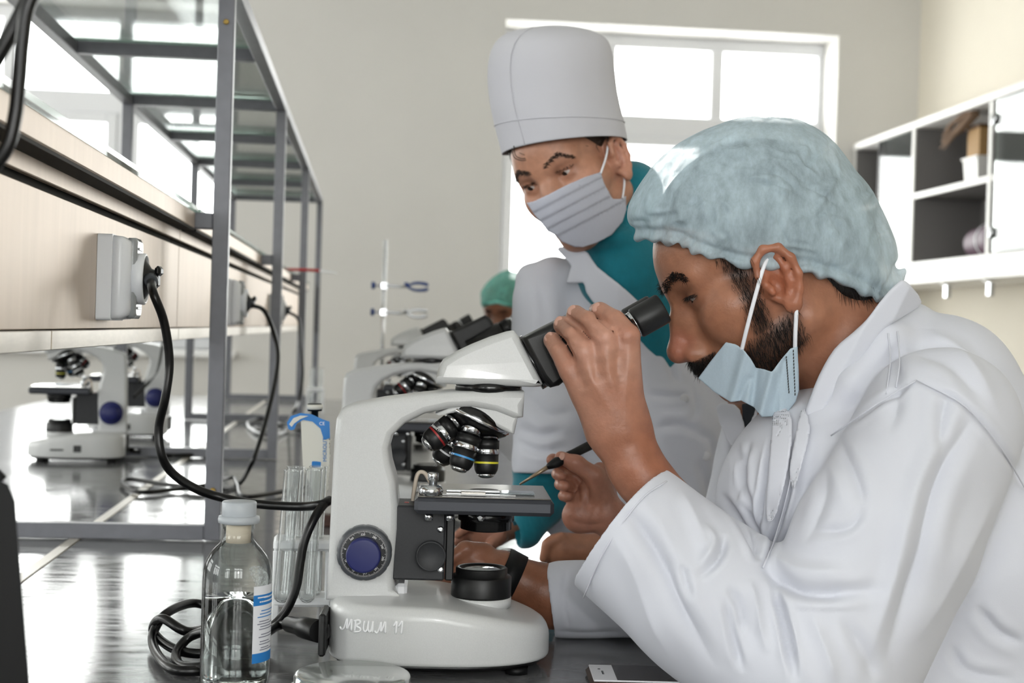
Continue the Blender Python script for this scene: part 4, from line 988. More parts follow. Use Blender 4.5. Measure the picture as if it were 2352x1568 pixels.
S.chain([(1885, 1575, -310), (1640, 1385, -260), (1400, 1185, -212)], [200, 182, 172], 40)
S.half((2000, 1765, 0), (0, 1, 0), 8)
ax_ = np.array([-.77, -.63, .16]); cp = np.array([1428, 1208, -208.])
# open cuff
S.op((1200, 950, -420), (1700, 1500, 0), lambda x, y, z: -(((x-cp[0])*ax_[0]+(y-cp[1])*ax_[1]+(z-cp[2])*ax_[2])*1. + 0*(x+y+z)) + 1e4*(((x-1400)**2+(y-1180)**2+(z+208)**2) > 330**2), 4, 's')
S.cone((1330, 1130, -205), (1580, 1338, -245), 158, 150, 6, 's')
FO = [([(2242, 946), (2156, 1094), (2112, 1279), (2032, 1544)], 26, -16.), ([(2195, 960), (2110, 1110), (2060, 1300), (1990, 1540)], 26, 8.),
      ([(1748, 1290), (1804, 1341), (1878, 1362), (2040, 1350)], 18, -16.), ([(1760, 1270), (1850, 1310), (1960, 1310)], 22, 8.),
      ([(1674, 1340), (1700, 1400), (1705, 1458)], 12, -10.), ([(1773, 1330), (1800, 1430), (1828, 1568)], 12, -18.), ([(1720, 1330), (1740, 1400), (1760, 1500)], 16, 10.),
      ([(1439, 1171), (1478, 1218), (1526, 1305), (1573, 1415), (1652, 1545)], 22, -15.), ([(1400, 1220), (1450, 1300), (1500, 1420), (1560, 1540)], 24, 7.), ([(1565, 1295), (1575, 1330), (1590, 1380)], 12, -9.),
      ([(1668, 1225), (1650, 1280), (1600, 1330)], 13, -10.), ([(1664, 1364), (1683, 1462), (1705, 1545)], 11, -10.), ([(1620, 1200), (1640, 1250), (1610, 1300)], 14, 7.), ([(1560, 1120), (1600, 1200), (1640, 1300)], 18, 6.),
      ([(1921, 995), (1965, 1090), (1985, 1160)], 14, -7.), ([(1985, 1165), (1946, 1212), (1859, 1220)], 14, -7.), ([(1880, 1020), (1930, 1120), (1940, 1180)], 22, 4.),
      ([(2106, 872), (2010, 930), (1909, 1000)], 9, -7.), ([(2106, 872), (2217, 933), (2300, 1030), (2352, 1131)], 9, -7.), ([(2174, 896), (2165, 960), (2155, 1040)], 18, -10.), ([(2080, 800), (2180, 830), (2270, 930)], 20, -7.), ([(2050, 790), (2060, 900), (2045, 1000)], 20, -6.),
      ([(2130, 760), (2220, 820), (2300, 960)], 18, 6.), ([(1834, 983), (1812, 1120), (1779, 1230), (1752, 1304)], 9, -12.), ([(1850, 1000), (1830, 1130), (1800, 1240)], 14, 8.), ([(1900, 1050), (1890, 1150), (1850, 1250)], 18, -6.),
      ([(1700, 1150), (1735, 1230), (1745, 1290)], 12, -14.), ([(1650, 1130), (1700, 1200), (1742, 1290)], 10, -12.), ([(1720, 1010), (1702, 1090), (1735, 1200)], 9, -10.), ([(1770, 1000), (1752, 1120), (1738, 1240)], 7, -14.), ([(1680, 1010), (1700, 1080), (1690, 1150)], 14, -8.), ([(2300, 1100), (2200, 1300), (2100, 1480)], 30, 9.), ([(1930, 1420), (1990, 1500), (2010, 1568)], 20, -8.), ([(1860, 1400), (1900, 1500), (1920, 1568)], 18, 7.),
      ([(2240, 1390), (2290, 1450), (2352, 1480)], 16, -10.), ([(2180, 1480), (2220, 1540), (2330, 1560)], 14, -8.)]
FO = [(p, w*.72, a*1.45) for p, w, a in FO]
Vw, F, Vp = finish(S, ZT1, FO, 2.2, 6, 2, .012)
coat1 = obj('lab_coat', Vw, F, 'coat_cotton', man, True, label='creased white cotton coat')
for pts in ([(2106, 872), (2010, 930), (1909, 1000)], [(2106, 872), (2217, 933), (2300, 1030), (2360, 1131)], [(2040, 765), (2045, 830), (2035, 905)], [(2062, 760), (2066, 830), (2058, 890)], [(1532, 1104), (1470, 1150), (1390, 1262), (1340, 1372)], [(1834, 985), (1814, 1110), (1782, 1230), (1752, 1304)]): seam('coat_seam', pts, Vp, ZT1, coat1)
def sheet(name, poly, z0, wfun, th, m, par, smooth=4, h=None, fl=(), lo=-400, hi=420, **kw):
    P = np.array(poly, float); h = h or max(2.2, th*.8); S = SDF((P[:, 0].min()-20, P[:, 1].min()-20, lo), (P[:, 0].max()+20, P[:, 1].max()+20, hi), h)
    S.inflate(poly, th, th, 0, 0, smooth=smooth, wfun=wfun); V, F = S.mesh(); V = relax(V, F, 1)
    if fl: V = folds(V, F, fl)
    return obj(name, pxmap(V, z0), F, m, par, True, **kw)
col_ = [(2056, 654), (2080, 645), (2118, 694), (2076, 727), (2031, 758), (1984, 826), (1938, 893), (1890, 950), (1852, 982), (1846, 955), (1854, 930), (1880, 863), (1916, 801), (1960, 762), (1992, 731), (2022, 691)]
sheet('coat_collar', col_, ZT1, lambda X, Y: (np.interp(X+.5*(Y-800), [1850, 1900, 1960, 2020, 2060, 2110], [-75, -110, -130, -112, -50, 20])).astype(np.float32), 9, 'coat_cotton', coat1, 3, 3.2, lo=-190, hi=60)

fm1 = frontmap(Vp, 20.)
sheet('coat_placket', [(1776, 940), (1806, 935), (1822, 975), (1812, 1070), (1794, 1150), (1776, 1196), (1758, 1190), (1762, 1110), (1770, 1010)], ZT1, lambda X, Y: fm1(X, Y)-7, 5, 'coat_cotton', coat1, 2, 4., lo=-420, hi=160)
sheet('coat_lapel', [(1848, 935), (1862, 985), (1846, 1060), (1822, 1130), (1812, 1080), (1826, 1000), (1836, 950)], ZT1, lambda X, Y: fm1(X, Y)-9, 5, 'coat_cotton', coat1, 2, 4., lo=-420, hi=160)
# ================================================================== woman leaning in behind
ZW = 2.22; SWp = FPX/ZW
Lc = np.array([.771, -.29, -.57]); Uc = np.array([-.44, -.88, -.15]); Fc = np.cross(Lc, Uc)
B2 = basis(Fc, Uc); HS2 = .97
O2 = W(1258, 414, ZW-.07)-HS2*(np.array([.085, 0, 0])@B2)
S = head_sdf(.0024, neck=([(-.03, 0, -.06), (-.045, 0, -.14), (-.06, 0, -.22)], [.050, .050, .058]), nose=(-.004, .0), open_=.0038, lo_z=-.20, wide=.98)
Vl2, Fh2 = largest(*S.mesh()); Vl2 = relax(Vl2, Fh2, 2)
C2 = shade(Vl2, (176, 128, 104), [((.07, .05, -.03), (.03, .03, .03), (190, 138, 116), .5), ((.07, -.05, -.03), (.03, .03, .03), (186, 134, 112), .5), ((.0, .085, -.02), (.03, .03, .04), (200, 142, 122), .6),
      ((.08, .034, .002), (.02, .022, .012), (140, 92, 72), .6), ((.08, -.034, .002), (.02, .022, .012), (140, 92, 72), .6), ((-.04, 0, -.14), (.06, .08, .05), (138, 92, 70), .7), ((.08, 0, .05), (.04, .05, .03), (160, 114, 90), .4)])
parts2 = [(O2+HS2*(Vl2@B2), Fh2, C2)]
# hand resting on the bench below the teal cuff, and trunk with arms (pixel space)
S = SDF((1010, 1130, -80), (1330, 1320, 120), 3.4)
S.chain([(1270, 1150, 60), (1190, 1200, 20), (1140, 1222, 0)], [36, 32, 30], 12); S.ell((1120, 1228, 0), (44, 30, 30), 14)
for k, (p, q) in enumerate((((1080, 1206, -18), (1052, 1228, -24)), ((1082, 1222, 4), (1048, 1244, 2)), ((1088, 1238, 24), (1058, 1258, 24)), ((1100, 1250, 40), (1078, 1266, 40)))): S.chain([(1112, 1222+6*k, -12+16*k), p, q], [16, 13, 10], 4)
S.chain([(1150, 1232, -20), (1128, 1252, -34), (1106, 1262, -36)], [17, 13, 10], 5)
Vw, F, Vp = finish(S, 2.25); parts2.append((Vw, F, shade(Vp, (160, 112, 92), [])))
S = SDF((1200, 1190, -80), (1480, 1330, 100), 4.)
S.chain([(1460, 1275, 20), (1370, 1268, 5), (1300, 1262, 0)], [46, 42, 40], 12); S.ell((1275, 1262, 0), (34, 36, 28), 14)
for k in range(4): S.chain([(1290+6*k, 1236+4*k, -20+17*k), (1258+4*k, 1250+3*k, -24+17*k), (1248+4*k, 1282, -20+17*k)], [15, 14, 11], 5)
Vw, F, Vp = finish(S, 2.12); parts2.append((Vw, F, shade(Vp, (156, 108, 84), [])))
S = SDF((1120, 480, -180), (1760, 1400, 260), 14.)
S.chain([(1420, 560, 40), (1460, 700, 60), (1540, 1300, 80)], [70, 110, 120], 40); S.chain([(1440, 680, 50), (1270, 720, 20), (1250, 980, -40), (1262, 1150, 10)], [62, 44, 34, 34], 30); S.chain([(1440, 680, 50), (1680, 740, 60), (1720, 1000, 20), (1440, 1270, -60)], [60, 50, 46, 36], 30)
Vw, F, Vp = finish(S, ZW+.02); parts2.append((Vw, F, shade(Vp, (170, 122, 98), [])))
V_, F_, C_ = joinm(parts2)
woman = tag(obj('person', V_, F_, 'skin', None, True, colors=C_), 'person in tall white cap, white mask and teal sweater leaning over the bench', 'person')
eyes(woman, B2, O2, HS2, (-.42, -.30))
x, y, z = Vl2.T; Nl2 = vnorm(Vl2, Fh2); h2 = lambda v: np.asarray(v)@B2
bz = .0205+.010*np.clip((np.abs(y)-.010)/.026, 0, 1)-.016*np.clip((np.abs(y)-.034)/.02, 0, 1)
i = sample((np.abs(z-bz) < .0028)*(x > .045)*(np.abs(y) > .010)*(np.abs(y) < .052)*1., 700, 25); d = Nl2[i]*.3+np.stack([-.3+0*i, np.sign(y[i])*.9, .2+0*i], 1)
strands('eyebrows', O2+HS2*h2(Vl2[i]), h2(d), .007, .0003, 'hair_brown', woman, seed=26)
i = sample((np.abs(z-.0045) < .0016)*(x > .070)*(np.abs(np.abs(y)-.034) < .014)*1., 220, 27); d = np.stack([.9+0*i, np.sign(y[i])*.4, .2+0*i], 1); strands('eyelashes', O2+HS2*h2(Vl2[i]), h2(d), .005, .00024, 'lash_dark', woman, bend=(0, 0, 0), seed=28)
S = SDF((-.13, -.10, -.09), (.12, .10, .14), .0035); S.ell((-.008, 0, .036), (.1035, .080, .090)); S.ell((-.05, 0, -.02), (.05, .06, .055), .03); S.half((.07, 0, .050), (.11, 0, -.13), .01)
for s_ in (-1, 1): S.ell((.004, s_*.085, -.02), (.024, .02, .04), .006, 's')
Vh, Fhh = S.mesh(); Vh = relax(Vh, Fhh, 2); obj('hair', O2+HS2*(Vh@B2), Fhh, 'hair_brown', woman, True)
def wl(px, py, w): return W(px, py, ZW-.07+w/SWp)
for k, pts in enumerate(([(1180, 335), (1185, 358), (1205, 364), (1232, 352), (1236, 328), (1226, 318)], [(1176, 340), (1182, 362), (1206, 368), (1236, 350)], [(1250, 318), (1280, 322), (1310, 330), (1340, 326)], [(1305, 316), (1330, 330), (1352, 336)], [(1240, 320), (1225, 345), (1208, 356), (1192, 350)], [(1380, 322), (1370, 335), (1378, 350)])):
    MB().tube([wl(p[0], p[1], -18-abs(p[0]-1290)*-.05) for p in pts], [.0007, .0006, .0003], 5, 6).build('hair_lock', 'hair_brown', woman)
# tall cap: stacked ovals
hr = [(1152, 1442, 356, 322), (1149, 1440, 340, 312), (1138, 1436, 300, 290), (1128, 1428, 262, 258), (1120, 1417, 215, 215), (1117, 1413, 170, 175), (1122, 1409, 128, 130), (1134, 1404, 100, 104), (1152, 1394, 82, 86), (1176, 1372, 70, 74), (1215, 1340, 63, 64), (1262, 1290, 60, 60)]
rings = []; n = 64
for j, (xa, xb, ya, yb) in enumerate(hr):
    cx, hw = (xa+xb)/2, (xb-xa)/2; cy = (ya+yb)/2; rg_ = []
    for q in range(n):
        a = 2*math.pi*q/n; c, s_ = math.cos(a), math.sin(a); w = s_*hw*1.10-14; lift = -20*(1 if j < 3 else .5 if j < 6 else .2)*max(0, -s_)
        r_ = 1+.006*math.sin(3*a+j*.5)+.004*math.sin(7*a-j)
        rg_.append(W(cx+hw*c*r_, cy+(yb-ya)/2*c+lift+8*max(0, s_), ZW-.005+w/SWp))
    rings.append(rg_)
hat = MB().ring(rings, True, False, True).build('tall_cap', 'hat_cotton', woman, label='tall stiff white cotton cap'); hat.modifiers.new('thick', 'SOLIDIFY').thickness = .0015
hat.modifiers.new('smooth', 'SUBSURF').levels = 1; hat.modifiers['smooth'].render_levels = 1
# hem band and front seam of the cap
def hatp(u, v, off=0.):
    """u: angle fraction, v: 0 at the hem"""
    a = 2*math.pi*u; j = v*(len(hr)-1); k = min(int(j), len(hr)-2); t_ = j-k; A = np.array(rings[k][int(u*n) % n]); B = np.array(rings[k+1][int(u*n) % n]); p = A+(B-A)*t_; c = W(1285, 250, ZW+.02); d = p-c; d[2] *= .2; return p+d/np.linalg.norm(d)*off
MB().tube([hatp(u, .205, .0004) for u in np.linspace(.5, 1, 33)], .0007, 5, 1).build('hem_seam', 'hat_cotton', hat); MB().tube([hatp(.655, v, .0004) for v in np.linspace(0, .86, 12)], .0008, 5, 1).build('front_seam', 'hat_cotton', hat)
# mask over nose and chin
S = SDF((1185, 380, -160), (1460, 590, 150), 2.2)
mk = [(1208, 465), (1225, 462), (1260, 446), (1300, 425), (1345, 405), (1380, 394), (1388, 420), (1400, 442), (1408, 456), (1425, 456), (1438, 448), (1440, 480), (1430, 510), (1405, 540), (1372, 558), (1340, 568), (1318, 567), (1290, 555), (1275, 540), (1258, 532), (1245, 515), (1228, 495)]
Pe = [(1216, 470), (1250, 492), (1310, 470), (1380, 430)]
def mw2(X, Y):
    # bulge over nose and chin, falling back to the cheek and ear
    u = ((X-1285)*.90-(Y-500)*.36); v = ((X-1285)*.40+(Y-500)*.90)
    w = -62+np.where(u > 0, (u/150)**2*88, (u/85)**2*75)+(v/95)**2*16+.25*v
    for o in (-38, -14, 10, 34): w = w+4.5*np.tanh((v-o+.06*u)/2.5)*.5
    return (w-6).astype(np.float32)
S.inflate(mk, 2.4, 2.4, 0, 0, smooth=1, wfun=mw2); V, F = S.mesh(); V = relax(V, F, 1); mask2 = obj('face_mask', pxmap(V, ZW-.07), F, 'mask_white', woman, True, label='white pleated face mask')
strap([(1380, 398, -32), (1392, 360, -10), (1398, 322, 20)], ZW-.07, .0016, mask2); strap([(1430, 456, 18), (1434, 420, 40), (1432, 385, 60)], ZW-.07, .0016, mask2)
MB().box((-.028, -.0012, -.0022), (.028, .0012, .0022), .001).build('nose_wire', 'mask_white', mask2).matrix_world = Matrix.Translation(W(1292, 441, ZW-.07-66/SWp))@Matrix(np.stack([RIGHT*.9+UP*.42-FWD*.05, FWD, UP*.9-RIGHT*.42]).T.tolist()).to_4x4()
# teal sweater: roll neck, chest, cuffs
mat('teal_knit', (8, 112, 128), .9, sheen=.3, bump=(260, .35, (1, 1, .25), .002), noise=(60, .08, 3, (1, 1, 1)))
S = SDF((1130, 360, -160), (1720, 1320, 220), 6.)
S.chain([(1452, 440, 60), (1420, 520, 40), (1440, 620, 40)], [72, 84, 110], 30); S.chain([(1450, 640, 40), (1500, 800, 60)], [120, 110], 40); S.ell((1405, 545, -10), (75, 38, 70), 16)
Vw, F, _ = finish(S, ZW); sw = obj('sweater', Vw, F, 'teal_knit', woman, True, label='teal roll neck sweater')
S = SDF((1120, 1050, -120), (1340, 1300, 160), 4.); S.chain([(1245, 1085, 25), (1238, 1150, 25), (1208, 1220, 20)], [68, 62, 40], 16); S.cone((1200, 1215, 20), (1150, 1245, 5), 30, 30, 4, 's')
Vw, F, _ = finish(S, 2.21, [([(1180, 1120), (1230, 1105), (1290, 1110)], 8, 3.), ([(1200, 1180), (1250, 1150), (1290, 1150)], 9, -3.)], .8, 3, 2, .06); obj('sweater_cuff', Vw, F, 'teal_knit', woman, True)
# coat
S = SDF((1100, 540, -220), (1800, 1330, 330), 5.)
S.chain([(1250, 690, 20), (1246, 850, -20), (1262, 960, -50), (1250, 1060, -70)], [74, 72, 78, 76], 30); S.chain([(1272, 640, 40), (1460, 720, 70)], [52, 140], 40)
S.chain([(1440, 760, 60), (1520, 1000, 70), (1560, 1330, 80)], [140, 170, 190], 50); S.chain([(1640, 720, 60), (1700, 950, 60)], [90, 90], 40); S.ell((1215, 640, 40), (30, 34, 40), 18); S.ell((1415, 1150, 30), (185, 135, 120), 50)
S.op((1300, 520, -260), (1560, 740, 60), lambda x, y, z: np.maximum(poly_sd(np.array([(1338, 560), (1400, 520), (1540, 480), (1530, 640), (1512, 720), (1460, 690), (1400, 640)], float), *np.broadcast_arrays(x[..., 0].astype(float), y[..., 0].astype(float)))[..., None], z-10.), 6, 's')
S.cone((1246, 1040, -68), (1238, 1200, -60), 60, 60, 4, 's'); S.half((1500, 1318, 0), (0, 1, 0), 4)
S.op((1120, 1075, -220), (1380, 1330, 30), lambda x, y, z: (1088-y)+0*(x+z)+1e4*((x > 1345) | (z > 20)), 3, 's')
FO2 = [([(1190, 980), (1240, 1000), (1300, 985)], 10, -9.), ([(1185, 1010), (1240, 1035), (1310, 1025)], 9, -9.), ([(1200, 900), (1260, 950), (1330, 940)], 14, -8.), ([(1210, 760), (1230, 860), (1215, 930)], 14, -6.), ([(1300, 700), (1310, 800), (1300, 900)], 14, -9.), ([(1235, 640), (1250, 720), (1245, 800)], 12, -5.),
       ([(1532, 780), (1545, 850), (1560, 880)], 8, -9.), ([(1480, 905), (1540, 910), (1590, 905)], 7, -8.), ([(1500, 985), (1560, 975), (1620, 1000)], 9, -9.), ([(1590, 880), (1600, 940), (1580, 970)], 7, -6.), ([(1490, 930), (1500, 1050), (1520, 1150)], 12, -6.), ([(1600, 1050), (1620, 1100), (1640, 1180)], 10, -6.), ([(1600, 1000), (1630, 1010), (1640, 1060)], 8, -6.)]
Vw, F, Vp = finish(S, ZW+.02, FO2, 1.2, 8, 2, .02); fm2 = frontmap(Vp); coat2 = obj('lab_coat', Vw, F, 'coat_cotton', woman, True, label='white coat open over a teal sweater')
lap = [(1278, 572), (1300, 566), (1335, 572), (1352, 582), (1372, 612), (1420, 650), (1470, 695), (1500, 735), (1470, 760), (1420, 745), (1380, 715), (1346, 672), (1340, 650), (1300, 650), (1312, 610)]
sheet('coat_lapel', lap, ZW, lambda X, Y: (np.interp(X, [1270, 1350, 1420, 1500], [-45, -78, -92, -86])).astype(np.float32), 5, 'coat_cotton', coat2, 2, 3., lo=-150, hi=20)
for px, py in ((1572, 915), (1622, 1047)):
    MB().lathe([(.0068, 0), (.0070, .0010), (.0062, .0016), (.0005, .0013)], 18, rotM(-FWD, W(px, py, ZW+.02+float(fm2(px, py))/(FPX/(ZW+.02))))).build('button', 'button_pearl', coat2)

S = SDF((1330, 1240, -160), (1830, 1860, 330), 12.); S.chain([(1560, 1300, 80), (1590, 1820, 90)], [182, 205], 10); S.half((1500, 1840, 0), (0, 1, 0), 6); S.op((1300, 1268, -400), (1455, 1900, 400), lambda x, y, z: (x-1450)+0*(y+z), 10, 's')
Vw, F, _ = finish(S, ZW+.02, (), 3., 5, 2, .02); obj('coat_skirt', Vw, F, 'coat_cotton', woman, True)
# ================================================================== colleague seated behind, mostly hidden: watch arm on the bench, lapel and tie
ZM = 1.98
B3 = basis((-.96, .25, -.1), (-.25, -.96, 0)); O3 = W(1790, 560, ZM)
S = head_sdf(.004, neck=([(-.03, 0, -.06), (-.035, 0, -.14), (-.05, 0, -.22)], [.055, .055, .062])); V3, F3 = largest(*S.mesh()); V3 = relax(V3, F3, 1)
parts3 = [(O3+V3@B3, F3, shade(V3, (140, 94, 70), []))]
ZA = 1.66
S = SDF((890, 1200, -110), (1520, 1500, 130), 4.)
S.chain([(1500, 1376, 10), (1260, 1370, 5), (1150, 1322, 0)], [78, 72, 56], 15); S.chain([(1150, 1322, 0), (1090, 1308, 0), (1050, 1316, 0)], [54, 54, 44], 15, flat=((0, 0, 1), .7))
for k, (a, b, c) in enumerate((((1050, 1290, -5), (1010, 1300, 10), (975, 1330, 20)), ((1050, 1310, -8), (1000, 1330, 5), (965, 1352, 10)), ((1055, 1332, -8), (1005, 1354, 0), (960, 1368, 0)), ((1062, 1350, -5), (1020, 1372, 0), (985, 1382, 0)))): S.chain([a, b, c], [22, 19, 15], 5)
S.chain([(1110, 1270, 0), (1070, 1262, -20), (1035, 1285, -30)], [26, 20, 15], 8)
Vw, F, Vp = finish(S, ZA, [([(1060, 1290), (1100, 1300), (1140, 1310)], 7, -2.), ([(1150, 1290), (1146, 1320), (1150, 1350)], 6, -2.5)], .5, 5, 1, .05)
parts3.append((Vw, F, shade(Vp, (138, 92, 70), [((1080, 1290, -30), (60, 40, 60), (158, 108, 86), .6), ((1230, 1370, -40), (60, 80, 80), (122, 76, 54), .7)])))
S = SDF((1400, 620, -420), (2100, 1700, 200), 14.); S.chain([(1850, 740, 0), (1870, 860, 0), (1880, 1450, 0)], [88, 110, 120], 60); S.chain([(1880, 860, 0), (1760, 900, -120), (1720, 1300, -250), (1490, 1385, -330)], [110, 80, 72, 66], 40); S.chain([(1880, 860, 0), (1700, 1200, -100), (1450, 1275, -150)], [110, 62, 46], 40)
Vw, F, Vp = finish(S, ZM); parts3.append((Vw, F, shade(Vp, (140, 94, 70), [])))
V_, F_, C_ = joinm(parts3)
mid = tag(obj('person', V_, F_, 'skin', None, True, colors=C_), 'person hidden behind the bearded man, only watch arm and white sleeve showing', 'person')
S = SDF((-.13, -.10, -.08), (.12, .10, .14), .005); S.ell((-.008, 0, .037), (.104, .0815, .091)); S.ell((-.05, 0, -.02), (.05, .06, .055), .03); S.half((.06, 0, .062), (.10, 0, -.135), .01)
Vh, Fhh = S.mesh(); obj('hair', O3+relax(Vh, Fhh, 2)@B3, Fhh, 'hair_black', mid, True); eyes(mid, B3, O3, 1.)
S = SDF((1560, 760, -330), (2160, 1760, 260), 8.)
S.ell((1900, 850, 0), (150, 95, 190), 40); S.chain([(1860, 880, 0), (1850, 1100, 0), (1880, 1700, 0)], [150, 205, 215], 50); S.half((1800, 1735, 0), (0, 1, 0), 8); S.chain([(1780, 920, -90), (1720, 1180, -170)], [110, 105], 50)
S.op((1600, 780, -330), (1800, 1010, 260), lambda x, y, z: poly_sd(np.array([(1640, 780), (1800, 780), (1740, 940), (1718, 1010), (1695, 950)], float), *np.broadcast_arrays(x[..., 0].astype(float), y[..., 0].astype(float)))[..., None]+0*z, 6, 's') if False else None
Vw, F, _ = finish(S, ZM, [([(1690, 960), (1680, 1060), (1650, 1150)], 10, -10.), ([(1740, 970), (1735, 1060), (1720, 1170)], 8, -10.), ([(1660, 1010), (1700, 1090), (1690, 1170)], 10, 8.), ([(1760, 1000), (1770, 1100), (1750, 1200)], 10, -8.)], 2., 4, 2, .02)
coat3 = obj('lab_coat', Vw, F, 'coat_cotton', mid, True)
mat('tie_dark', (26, 32, 40), .7)
sheet('neck_tie', [(1702, 925), (1738, 925), (1734, 965), (1716, 1004), (1706, 965)], ZM, lambda X, Y: (np.interp(X, [1690, 1750], [-205, -215])-.2*(Y-940)).astype(np.float32), 5, 'tie_dark', mid, 1, 4., lo=-320, hi=-120)
sheet('coat_lapel', [(1644, 935), (1672, 925), (1700, 940), (1716, 1010), (1702, 1050), (1668, 1010)], ZM, lambda X, Y: (np.interp(X, [1640, 1720], [-190, -222])-.15*(Y-960)).astype(np.float32), 5, 'coat_cotton', coat3, 2, 4., lo=-320, hi=-120)
sheet('coat_lapel', [(1734, 935), (1775, 930), (1790, 960), (1760, 1010), (1722, 1050), (1716, 1010)], ZM, lambda X, Y: (np.interp(X, [1710, 1790], [-222, -200])-.15*(Y-960)).astype(np.float32), 5, 'coat_cotton', coat3, 2, 4., lo=-320, hi=-120)
S = SDF((1220, 1250, -160), (1640, 1520, 170), 3.6)
S.chain([(1290, 1378, 5), (1440, 1378, 12), (1640, 1370, 20)], [90, 92, 96], 10)
S.op((1150, 1200, -160), (1300, 1520, 170), lambda x, y, z: (x-1250-(y-1290)*.14)+0*z, 3, 's'); S.cone((1200, 1378, 3), (1310, 1380, 6), 76, 76, 3, 's')
S.op((1200, 1460, -200), (1660, 1560, 200), lambda x, y, z: (1465-y)+0*(x+z), 5, 's')
Vw, F, _ = finish(S, ZA, [([(1300, 1300), (1296, 1380), (1310, 1460)], 5, -3.), ([(1340, 1310), (1400, 1360), (1440, 1430)], 14, -7.), ([(1270, 1450), (1350, 1455), (1450, 1450)], 6, -4.)], .8, 4, 3, .03); obj('coat_sleeve', Vw, F, 'coat_cotton', mid, True)
# wrist watch with black strap
sA = FPX/ZA; wc = W(1166, 1329, ZA); wa = W(1216, 1353, ZA)-W(1116, 1305, ZA)
wt = thing('wrist_watch', 'black strap wrist watch with steel case on the wrist behind the lamp', 'watch', wc); Mw = rotM(wa); R_ = 61/sA
MB().lathe([(R_-.0005, -.0105), (R_+.0022, -.0108), (R_+.0026, 0), (R_+.0022, .0108), (R_-.0005, .0105)], 40, Mw, cap0=False, cap1=False).build('watch_strap', 'black_rubber', wt)
up2 = np.array(UP)*.35+np.array(FWD)*.9; up2 = up2/np.linalg.norm(up2); cs = up2*(R_+.003)
wcs = MB().lathe([(.0005, 0), (.0165, 0), (.0175, .0015), (.0175, .006), (.0160, .0078), (.0005, .0078)], 28, rotM(up2, cs)).build('watch_case', 'chrome', wt); MB().lathe([(.0005, .0081), (.0150, .0081)], 28, rotM(up2, cs), cap0=False).build('watch_dial', 'scope_gloss', wcs)

# ================================================================== person with green cap at the far end
ZG = 5.6; SG = FPX/ZG; B4 = basis((-.45, .28, -.85), (-.05, -1, -.2)); O4 = W(1164, 712, ZG)
S = head_sdf(.0055, neck=([(-.03, 0, -.06), (-.035, 0, -.14), (-.05, 0, -.22)], [.055, .055, .062])); V4, F4 = largest(*S.mesh()); V4 = relax(V4, F4, 1)
S = SDF((1060, 740, -130), (1300, 1200, 150), 8.); S.chain([(1175, 780, 25), (1185, 840, 20), (1200, 1180, 20)], [34, 80, 90], 20); S.chain([(1180, 830, 20), (1110, 860, -10), (1090, 950, -60), (1110, 960, -110)], [50, 32, 28, 22], 15)
Vw, F, _ = finish(S, ZG, (), 0, 0, 1)
V_, F_, C_ = joinm([(O4+V4@B4, F4, shade(V4, (128, 84, 62), [((.08, 0, .0), (.03, .06, .012), (84, 54, 42), .6)])), (Vw, F, shade(Vw, (128, 84, 62), []))])
far = tag(obj('person', V_, F_, 'skin', None, True, colors=C_), 'distant person in a sea green cap looking down beyond the second microscope', 'person')
eyes(far, B4, O4, 1.); x, y, z = V4.T; N4 = vnorm(V4, F4)
i = sample((np.abs(z-.022) < .006)*(x > .05)*(np.abs(y) > .008)*(np.abs(y) < .05)*1., 200, 5); strands('eyebrows', O4+V4[i]@B4, (N4[i]*.4+np.array([0, .6, 0]))@B4, .008, .0008, 'hair_black', far, seed=6)
fabric('cap_green', (110, 178, 164), .2, (.55, .95), 60)
S = SDF((-.14, -.12, -.06), (.13, .12, .16), .004); S.ell((-.012, 0, .044), (.116, .093, .098)); S.half((.07, 0, .030), (.06, 0, -.1), .01)
V, F = S.mesh(); V = relax(V, F, 2); V = wobble(V, F, .003, 60, 5); cp4 = obj('bouffant_cap', O4+V@B4, F, 'cap_green', far, True, label='sea green gathered cap')
mat('cap_rim', (120, 200, 186), .8); pr = [(.112*math.cos(a)-.012, .090*math.sin(a), .012+.045*math.cos(a)+.003*math.sin(9*a)) for a in np.linspace(0, 2*math.pi, 40)]
MB().tube([O4+np.array(p)@B4 for p in pr], .006, 7, 1).build('cap_rim', 'cap_rim', cp4)
S = SDF((1040, 760, -150), (1320, 1240, 170), 7.); S.chain([(1186, 838, 20), (1200, 1180, 20)], [92, 104], 20); S.chain([(1180, 830, 20), (1108, 860, -10), (1088, 950, -60)], [60, 42, 38], 20)
S.half((1200, 1225, 0), (0, 1, 0), 4); Vw, F, _ = finish(S, ZG, (), 2., 3, 1, .04); obj('lab_coat', Vw, F, 'coat_cotton', far, True)
